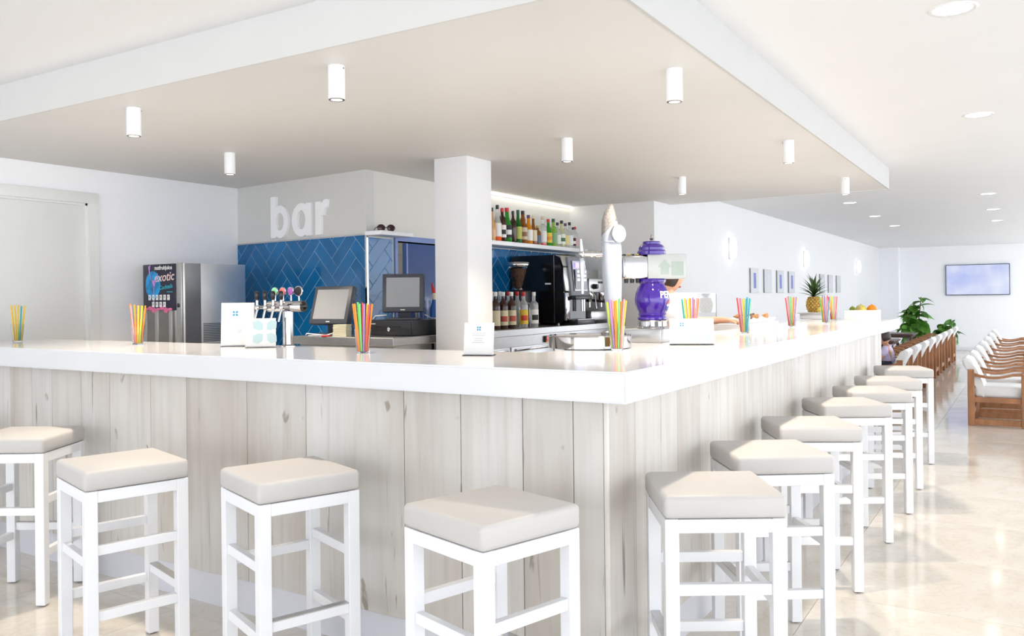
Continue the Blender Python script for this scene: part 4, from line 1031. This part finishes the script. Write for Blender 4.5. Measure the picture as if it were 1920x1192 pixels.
for k in range(34):
    lv = k / 34; a = k * 2.4; el = R(20 + 68 * lv); L = .13 + .05 * lv
    if pm_ is None: o = obj('crown_leaf', leaf_bm(.17, .014, .5, .4), PLF, pa, 60); pm_ = o
    else: o = pm_.copy(); COL.objects.link(o); o.parent = pa
    o.location = (.012 * (1 - lv) * math.cos(a), .012 * (1 - lv) * math.sin(a), .145 + .05 * lv); s = (L + .02) / .17
    o.rotation_euler = Euler((0, -el, a)); o.scale = (s, 1.1, s)
fb = thing('fruit_box', 'white rectangular box of citrus fruit at the far end of the counter', 'box', (-.27, 5.95, CT), 0)
b = B()
wa, wc, wh = .14, .11, .085
box(b, -wa, wa, -wc, wc, 0, wh)
b.faces.ensure_lookup_table()
tf = max(b.faces, key=lambda f: f.calc_center_median().z)
bmesh.ops.inset_region(b, faces=[tf], thickness=.008)
for v in bmesh.ops.extrude_discrete_faces(b, faces=[tf])['faces'][0].verts: v.co.z = .03
obj('box', b, M_WHITE, fb)
def fruit(name, label, x, y, z, rx, ry, rz, m, stem=True, group=None):
    t = thing(name, label, 'fruit', (x, y, z), random.uniform(0, 3), group)
    b = B(); ball(b, (0, 0, rz), rx, ry, rz, 20, 14); obj('flesh', b, m, t, 179)
    if stem:
        b = B(); rod(b, (0, 0, 2 * rz - .003), (0, 0, 2 * rz + .004), .004, n=6); obj('stem', b, M_STEM, t)
OR_ = mat('orange_peel', (.90, .30, .01), .45, var=.06, bump=.2, bscale=160); LE_ = mat('lemon_peel', (.80, .62, .12), .45, var=.1, scale=20); LI_ = mat('lime_peel', (.30, .38, .03), .4, var=.15); ME_ = mat('melon_peel', (.66, .58, .22), .5, var=.25, scale=18)
zf = CT + .031
fruit('orange', 'round orange at the right end of the white fruit box', -.19, 5.95, zf + .02, .044, .042, .041, OR_)
fruit('melon', 'pale yellow melon in the middle of the white fruit box', -.285, 5.96, zf, .052, .05, .052, ME_)
fruit('lemon', 'yellow lemon beside the melon in the fruit box', -.255, 5.88, zf + .015, .03, .032, .036, LE_)
fruit('lime', 'green lime at the left end of the white fruit box', -.369, 6.02, zf + .03, .028, .028, .028, LI_)
fruit('lemon', 'small yellow lemon leaning on the pineapple', -.63, 5.86, CT + .063, .026, .03, .026, LE_)

# ------------------------------------------------------------------ pictures and television
for i, (y, ink, lab) in enumerate([(8.69, 1, 'white framed picture with a blue motif nearest the bar'), (9.36, 0, 'white framed picture with a faint grey motif, second from the bar'), (10.05, 1, 'white framed picture with a blue motif, third from the bar'), (10.74, 1, 'white framed picture with a blue motif left of the pineapple'),
                     (12.98, 0, 'pale framed picture just right of the pineapple'), (13.70, 0, 'framed picture second to last along the wall'), (14.45, 0, 'framed picture farthest along the wall')]):
    t = thing('framed_picture', lab, 'picture', (-2.09, y, 1.385), group='square pictures on the side wall')
    bx('frame', .002, .018, 0, .38, 0, .325, mat('picture_frame_shaded_edge', (.30, .30, .32), .5), t)  # grey puts the shading of the frame sides into the colour
    bx('mount', .0182, .020, .002, .378, .002, .323, M_PAPER, t)
    bx('motif', .0201, .0212, .13, .25, .06, .265, mat('blue_motif', (.16, .20, .50), .5, var=.3, scale=30) if ink else mat('grey_motif', (.60, .61, .64), .5, var=.1, scale=30), t)
tvt = thing('television', 'flat wall television glowing pale blue above the dining chairs', 'television', (0, Y1, 0))
bx('housing', -.66, .655, -.05, -.002, 1.30, 2.02, mat('tv_bezel', (.05, .06, .10), .3), tvt, bev=.004)
m = bpy.data.materials.new('tv_screen'); m.use_nodes = True; nt = m.node_tree; pb = nt.nodes['Principled BSDF']
tc = nt.nodes.new('ShaderNodeTexCoord'); nz = nt.nodes.new('ShaderNodeTexNoise'); nz.inputs['Scale'].default_value = 1.6; nz.inputs['Detail'].default_value = 3
nt.links.new(tc.outputs['Object'], nz.inputs['Vector']); rp = nt.nodes.new('ShaderNodeValToRGB')
rp.color_ramp.elements[0].position = .35; rp.color_ramp.elements[0].color = (.42, .50, .92, 1); rp.color_ramp.elements[1].position = .68; rp.color_ramp.elements[1].color = (.80, .86, 1, 1)
nt.links.new(nz.outputs['Fac'], rp.inputs['Fac']); nt.links.new(rp.outputs[0], pb.inputs['Emission Color']); pb.inputs['Emission Strength'].default_value = .22
pb.inputs['Base Color'].default_value = (.05, .05, .06, 1); pb.inputs['Roughness'].default_value = .2
bx('screen', -.645, .64, -.0515, -.0501, 1.318, 2.005, m, tvt)
so = thing('wall_socket', 'small white double socket low on the far wall', 'socket', (-.44, Y1, .42))
bx('plate', -.09, .09, -.010, -.001, -.045, .045, M_WHITE, so, bev=.003)
for s in (-1, 1):
    b = B(); lathe(b, [(.028, 0), (.028, .002), (0, .001)], 18, face_frame((s * .045, -.0105, 0), (1, 0, 0), (0, 0, 1))); obj('outlet', b, M_INK, so)

# ------------------------------------------------------------------ lounge chairs, tables
def make_chair():
    t = thing('lounge_chair', 'x', 'chair')
    # faces +x; back posts at x=0
    w = .29; lw = .05
    for s in (-1, 1):
        y0, y1 = (s * w - (lw / 2), s * w + (lw / 2))
        bx('back_leg', 0, .06, y0, y1, 0, .57, M_TEAK, t, bev=.003, seg=1)
        bx('front_leg', .47, .535, y0, y1, 0, .535, M_TEAK, t, bev=.003, seg=1)
        b = B(); n = 10; lo, hi = [], []
        for k in range(n + 1):
            f = k / n; x = .055 + .43 * f; z = .505 - .028 * math.sin(PI * min(1, f * 1.25)) + .01 * f; hw = .022 + .014 * math.sin(PI * f)
            lo.append((x, z, hw)); hi.append((x, z + .03 - .008 * math.sin(PI * f), hw))
        R_ = [[b.verts.new((p[0], s * w - p[2], p[1])), b.verts.new((p[0], s * w + p[2], p[1])), b.verts.new((q[0], s * w + q[2], q[1])), b.verts.new((q[0], s * w - q[2], q[1]))] for p, q in zip(lo, hi)]
        for p, q in zip(R_, R_[1:]):
            for k in range(4): b.faces.new((p[k], p[(k + 1) % 4], q[(k + 1) % 4], q[k]))
        b.faces.new(R_[0]); b.faces.new(R_[-1])
        obj('armrest', b, M_TEAK, t, 40)
        bx('side_rail', .06, .47, s * w - .018, s * w + .018, .012, .07, M_TEAK, t, bev=.002, seg=1)
        bx('seat_rail', .06, .47, s * w - .018, s * w + .018, .24, .29, M_TEAK, t, bev=.002, seg=1)
    bx('cross_rail', .48, .52, -w + .025, w - .025, .235, .285, M_TEAK, t, bev=.002, seg=1)
    bx('cross_rail', .01, .05, -w + .025, w - .025, .09, .15, M_TEAK, t, bev=.002, seg=1)
    bx('seat_cushion', .06, .50, -w + .028, w - .028, .288, .40, M_CANVAS, t, bev=.03, seg=3)
    b = B(); n = 8; rings = []
    prof = [(.13, .27), (.10, .30), (.055, .42), (.0, .54), (-.05, .62), (-.055, .665), (-.02, .69), (.03, .665), (.075, .58), (.13, .45), (.17, .33), (.165, .28)]
    prism(b, prof, -w + .028, w - .028, Matrix(((1, 0, 0, 0), (0, 0, 1, 0), (0, 1, 0, 0), (0, 0, 0, 1))))
    bmesh.ops.bevel(b, geom=[e for e in b.edges if abs(e.verts[0].co.y - e.verts[1].co.y) < .01], offset=.02, segments=2, affect='EDGES')
    obj('back_cushion', b, M_CANVAS, t, 60)
    return t
ch0 = make_chair()
CH = []
ordn = ['nearest', 'second', 'third', 'fourth', 'fifth', 'sixth', 'seventh', 'eighth']
for i, y in enumerate((7.71, 8.62, 9.70, 10.9, 12.3, 13.7, 15.1)):
    CH.append(((.495, y, 0), 0, 'teak armchair with white cushions in the right row, %s from the viewer' % ordn[i], 'armchairs in the right row'))
for i, y in enumerate((8.75, 9.75, 10.75, 11.8, 12.85, 13.9, 15.1, 16.4)):
    CH.append(((-.235, y, 0), PI, 'teak armchair with white cushions in the left row, %s from the viewer' % ordn[i], 'armchairs in the left row'))
for i, (loc, rz, lab, g) in enumerate(CH):
    if i == 0: ch0.location = loc; ch0.rotation_euler = (0, 0, rz); ch0['label'] = lab; ch0['group'] = g
    else: dup(ch0, loc, rz, lab, g)
def make_table():
    t = thing('low_table', 'x', 'table')
    bx('table_top', -.33, .33, -.40, .40, .575, .605, M_DWOOD, t, bev=.003)
    bx('apron', -.30, .30, -.37, .37, .535, .5745, M_DWOOD, t)
    for sx in (-1, 1):
        for sy in (-1, 1): bx('leg', sx * .29 - .022, sx * .29 + .022, sy * .36 - .022, sy * .36 + .022, 0, .5345, M_DWOOD, t)
    return t
tb0 = make_table()
TB = [((-1.13, 10.2, 0), 'dark brown table in the left seating row, nearest the seated person', 'l'), ((-1.13, 12.6, 0), 'dark brown table in the left seating row, middle one', 'l'), ((-1.13, 15.1, 0), 'dark brown table in the left seating row, in front of the tall plant', 'l'),
      ((1.36, 10.3, 0), 'dark brown table at the right picture edge, nearer one', 'r'), ((1.36, 14.0, 0), 'dark brown table at the right picture edge, farther one', 'r')]
for i, (loc, lab, s) in enumerate(TB):
    g = 'dark tables in the lounge'
    if i == 0: tb0.location = loc; tb0['label'] = lab; tb0['group'] = g
    else: dup(tb0, loc, 0, lab, g)

# ------------------------------------------------------------------ plants
lf0 = None
def plant(label, loc, H, n, spread, seed, base):
    global lf0
    rnd = random.Random(seed)
    t = thing('potted_plant', label, 'plant', loc)
    b = B(); lathe(b, [(0, 0), (.16, 0), (.20, .02), (.23, .40), (.24, .42), (.215, .42), (.205, .38), (0, .38)], 24, cap=False); obj('pot', b, M_POT, t, 40)
    b = B(); lathe(b, [(0, .381), (.204, .381)], 20, cap=False); obj('soil', b, M_SOIL, t)
    stems = 4
    for s in range(stems):
        a = s * 2 * PI / stems + .4; sx, sy = .05 * math.cos(a), .05 * math.sin(a); ex, ey = spread * .35 * math.cos(a), spread * .35 * math.sin(a); hz = H * (1 - .14 * s)
        pts = [(sx + (ex - sx) * f, sy + (ey - sy) * f, .37 + (hz - .37) * f) for f in (0, .35, .7, 1)]
        b = B(); tube(b, pts, .009, 6); obj('stem', b, M_STEM, t, 60)
        m_ = n // stems
        for k in range(m_):
            f = base + (1 - base) * (k + rnd.random() * .6) / m_; f = min(f, 1)
            p = (sx + (ex - sx) * f, sy + (ey - sy) * f, .37 + (hz - .37) * f)
            aa = rnd.uniform(0, 2 * PI); L = rnd.uniform(.20, .33) * (1.05 - .25 * f)
            if lf0 is None: o = obj('leaf', leaf_bm(.28, .095, .6, .2), M_LEAF, t, 60); lf0 = o
            else: o = lf0.copy(); COL.objects.link(o); o.parent = t
            o.location = p; o.rotation_euler = Euler((rnd.uniform(-.4, .4), R(rnd.uniform(-25, 60)), aa)); q = L / .28 * spread / .3; o.scale = (q, q, q)
plant('tall leafy green potted plant standing against the far wall', (-1.08, 17.6, 0), 1.28, 120, .40, 3, .02)
plant('short leafy green potted plant beside the tall one', (-.52, 17.9, 0), .80, 64, .36, 5, .02)

# ------------------------------------------------------------------ people
def skin_mesh(verts, edges, radii, root=0, sub=1):
    me = bpy.data.meshes.new('figure'); me.from_pydata([Vector(v) for v in verts], edges, [])
    o = bpy.data.objects.new('figure', me); COL.objects.link(o)
    o.modifiers.new('skin', 'SKIN')
    if not me.skin_vertices: me.skin_vertices.new()
    sv = me.skin_vertices[0].data
    for i, r_ in enumerate(radii): sv[i].radius = (r_, r_) if not isinstance(r_, tuple) else r_
    sv[root].use_root = True
    ss = o.modifiers.new('sub', 'SUBSURF'); ss.levels = sub; ss.render_levels = sub
    dg = bpy.context.evaluated_depsgraph_get(); r = bpy.data.meshes.new_from_object(o.evaluated_get(dg))
    bpy.data.objects.remove(o); bpy.data.meshes.remove(me)
    b = B(); b.from_mesh(r); bpy.data.meshes.remove(r); return b
class Skel:
    def __init__(s): s.v = []; s.e = []; s.r = []
    def add(s, p, r, par=None):
        s.v.append(Vector(p)); s.r.append(r); i = len(s.v) - 1
        if par is not None: s.e.append((par, i))
        return i
    def mesh(s, sub=1): return skin_mesh(s.v, s.e, s.r, 0, sub)
def hand(sk, wrist, d, up, side, k=1.0, curl=.5):
    """wrist index, direction, palm normal (palm faces -up), side = thumb direction"""
    w = sk.v[wrist]; d = Vector(d).normalized(); up = Vector(up).normalized(); sd = Vector(side).normalized()
    c = sk.add(w + d * .045 * k, (.034 * k, .016 * k), wrist)
    for j, (o, L) in enumerate(((.030, .066), (.010, .074), (-.011, .068), (-.030, .054))):
        a = sk.add(w + d * .09 * k + sd * o * k, .0105 * k, c)
        q = sk.add(sk.v[a] + (d * math.cos(curl * .5) - up * math.sin(curl * .5)) * L * .5 * k, .0092 * k, a)
        sk.add(sk.v[q] + (d * math.cos(curl * 1.3) - up * math.sin(curl * 1.3)) * L * .5 * k, .0075 * k, q)
    a = sk.add(w + d * .035 * k + sd * .038 * k, .0125 * k, c)
    q = sk.add(sk.v[a] + (d * .75 + sd * .55 - up * .25).normalized() * .032 * k, .0105 * k, a)
    sk.add(sk.v[q] + (d * .9 + sd * .2 - up * .4).normalized() * .028 * k, .0085 * k, q)
def head_parts(bm_, t, c, fwd, k, hair_len):
    """adds a head to the body mesh; features as children"""
    fwd = Vector(fwd).normalized(); up = Vector((0, 0, 1)); rt = fwd.cross(up).normalized(); up2 = rt.cross(fwd)
    M = Matrix(((rt.x, fwd.x, up2.x, c[0]), (rt.y, fwd.y, up2.y, c[1]), (rt.z, fwd.z, up2.z, c[2]), (0, 0, 0, 1)))
    r = bmesh.ops.create_uvsphere(bm_, u_segments=24, v_segments=18, radius=1.0)['verts']
    for v in r:
        x, y, z = v.co
        jaw = 1 - .28 * max(0, -z) ** 1.5
        yy = y * .098 * (1 - .05 * max(0, -z)) ; xx = x * .076 * jaw
        if y > 0 and -.35 < z < .15: yy += .022 * math.exp(-(x / .16) ** 2) * max(0, (z + .4) / .5) * math.exp(-((z + .12) / .22) ** 2)   # nose
        if y > 0: yy += .010 * math.exp(-(x / .3) ** 2 - ((z + .82) / .2) ** 2)                                                    # chin
        if y > 0: yy -= .008 * math.exp(-((abs(x) - .4) / .2) ** 2 - ((z - .05) / .14) ** 2)                                          # eye sockets
        v.co = M @ (Vector((xx, yy, z * .118)) * k)
    for s in (-1, 1): ball(bm_, (s * .076 * k, -.005 * k, -.005 * k), .010 * k, .02 * k, .03 * k, 10, 8, M)
    for s in (-1, 1):
        b = B(); ball(b, (s * .031 * k, .084 * k, .006 * k), .0125 * k, .008 * k, .008 * k, 12, 8, M); e = obj('eye', b, M_PW, t, 179)
        b = B(); ball(b, (s * .031 * k, .0905 * k, .006 * k), .0055 * k, .003 * k, .0055 * k, 10, 6, M); obj('iris', b, M_HAIR, e, 179)
        b = B(); tube(b, [M @ (Vector((s * x, y, z)) * k) for x, y, z in ((.016, .094, .024), (.032, .092, .029), (.047, .080, .024))], .003 * k, 6); obj('eyebrow', b, M_HAIR, t, 179)
    b = B(); ball(b, (0, .088 * k, -.062 * k), .023 * k, .009 * k, .007 * k, 14, 8, M); obj('lips', b, mat('lips', (.45, .14, .12), .4), t, 179)
    b = B(); q = bmesh.ops.create_uvsphere(b, u_segments=28, v_segments=20, radius=1.0)['verts']
    for v in q:
        x, y, z = v.co
        face = y > .25 and z < .42
        lowcut = -hair_len
        zz = z if z > lowcut else lowcut + (z - lowcut) * .35
        s = 1.0 if not face else .70
        wob = 1 + .02 * math.sin(9 * math.atan2(y, x) + 5 * z)
        v.co = M @ (Vector((x * .087 * s * wob, y * .108 * s * wob - .004, zz * .130 * s + .006)) * k)
    obj('hair', b, M_HAIR, t, 60)
def person(label, build):
    t = thing('person', label, 'person'); build(t); return t

def bartender(t):
    bx_, by = -1.05, 2.93
    t.location = (bx_, by, 0)
    sk = Skel()
    pel = sk.add((0, 0, .92), (.155, .10)); ab = sk.add((0, 0, 1.05), (.125, .09), pel); chs = sk.add((.02, .01, 1.22), (.15, .10), ab); nk0 = sk.add((.03, .01, 1.36), (.06, .055), chs); nk = sk.add((.045, .015, 1.40), (.05, .05), nk0); sk.add((.06, .02, 1.46), (.05, .05), nk)
    # local frame: faces +x +y (towards the aisle), shoulders across
    fw = Vector((.70, .71, 0)); sdv = Vector((.71, -.70, 0))
    wrs = []
    for s in (-1, 1):
        sh_ = sk.add(Vector((.02, .01, 1.315)) + sdv * s * .16, .055, chs)
        if s == -1: el = Vector((.02, .30, 1.16)); wr = Vector((.30, .36, 1.185))
        else: el = sk.v[sh_] + Vector((.02, -.03, -.25)); wr = el + fw * .16 + Vector((0, 0, -.14))
        e = sk.add(el, .040, sh_); m1 = sk.add((el + wr) / 2, .036, e); w2 = sk.add(wr, .026, m1)
        d = (wr - el).normalized()
        hand(sk, w2, d + Vector((0, 0, -.15)), (0, 0, 1), sdv * (1 if s == -1 else -1), .95, .6); wrs.append(w2)
    for s in (-1, 1):
        hp = sk.add(sdv * s * .09 + Vector((0, 0, .84)), .092, pel); kn = sk.add(sdv * s * .10 + fw * .02 + Vector((0, 0, .48)), .06, hp); an = sk.add(sdv * s * .10 + Vector((0, 0, .09)), .042, kn); sk.add(sdv * s * .10 + fw * .05 + Vector((0, 0, .045)), .042, an); sk.add(sdv * s * .10 + fw * .16 + Vector((0, 0, .035)), .033, len(sk.v) - 1)
    bm_ = sk.mesh(1)
    head_parts(bm_, t, (.065, .02, 1.495), (.55, .80, -.25), 1.0, .62)
    obj('body', bm_, M_SKIN, t, 179)
    s2 = Skel()
    p0 = s2.add((0, 0, .90), (.175, .118)); a0 = s2.add((0, 0, 1.05), (.148, .110), p0); c0 = s2.add((.02, .01, 1.22), (.170, .120), a0); n0 = s2.add((.03, .01, 1.345), (.088, .078), c0)
    for s in (-1, 1):
        sh_ = s2.add(Vector((.02, .01, 1.315)) + sdv * s * .16, .070, c0)
        if s == -1: el = Vector((.02, .30, 1.16)); s2.add(sk.v[sh_] * 0 + (s2.v[sh_] * .35 + el * .65), .060, sh_)
        else: el = s2.v[sh_] + Vector((.02, -.03, -.25)); s2.add(s2.v[sh_] * .35 + el * .65, .060, sh_)
    obj('shirt', s2.mesh(1), M_SHIRTW, t, 179)
    s3 = Skel(); p0 = s3.add((0, 0, .93), (.165, .112))
    for s in (-1, 1):
        hp = s3.add(sdv * s * .09 + Vector((0, 0, .84)), .105, p0); kn = s3.add(sdv * s * .10 + fw * .02 + Vector((0, 0, .48)), .078, hp); s3.add(sdv * s * .10 + Vector((0, 0, .10)), .068, kn)
    obj('trousers', s3.mesh(1), M_NAVY, t, 179)
person('person in a white shirt behind the counter reaching over the worktop', bartender)

def guest(t):
    t.location = (-.50, 8.75, .375)
    sk = Skel(); k = .66
    fw = Vector((-1, 0, 0)); sdv = Vector((0, 1, 0))
    pel = sk.add((.06, 0, .085), (.105, .085)); ab = sk.add((.085, 0, .17), (.095, .075), pel); chs = sk.add((.075, 0, .27), (.105, .075), ab); nk0 = sk.add((.05, 0, .345), (.045, .042), chs); sk.add((.035, 0, .385), (.036, .036), nk0)
    for s in (-1, 1):
        sh_ = sk.add(Vector((.07, 0, .315)) + sdv * s * .115, .040, chs); el = Vector((.0, s * .16, .19)); wr = Vector((-.13, s * .12, .235))
        e = sk.add(el, .028, sh_); m1 = sk.add((el + wr) / 2, .025, e); w2 = sk.add(wr, .019, m1); hand(sk, w2, (-1, -s * .3, .35), (0, 0, 1), (0, -s, 0), .68, .7)
    for s in (-1, 1):
        hp = sk.add((.03, s * .07, .075), .066, pel); kn = sk.add((-.22, s * .09, .075), .046, hp); an = sk.add((-.24, s * .09, -.22), .03, kn); sk.add((-.30, s * .09, -.255), .026, an)
    bm_ = sk.mesh(1)
    head_parts(bm_, t, (.015, 0, .455), (-1, -.15, -.3), .80, .5)
    obj('body', bm_, M_SKIN, t, 179)
    s2 = Skel(); p0 = s2.add((.06, 0, .075), (.118, .098)); a0 = s2.add((.085, 0, .17), (.110, .09), p0); c0 = s2.add((.075, 0, .27), (.120, .09), a0); s2.add((.055, 0, .335), (.06, .056), c0)
    for s in (-1, 1):
        sh_ = s2.add(Vector((.07, 0, .315)) + sdv * s * .115, .050, c0); s2.add((.02, s * .15, .225), .043, sh_)
    obj('shirt', s2.mesh(1), M_LILAC, t, 179)
    s3 = Skel(); p0 = s3.add((.05, 0, .08), (.112, .09))
    for s in (-1, 1):
        hp = s3.add((.03, s * .07, .078), .075, p0); s3.add((-.20, s * .09, .078), .058, hp)
    obj('shorts', s3.mesh(1), M_NAVY, t, 179)
person('small seated person in a lilac shirt at the near end of the left chair row', guest)
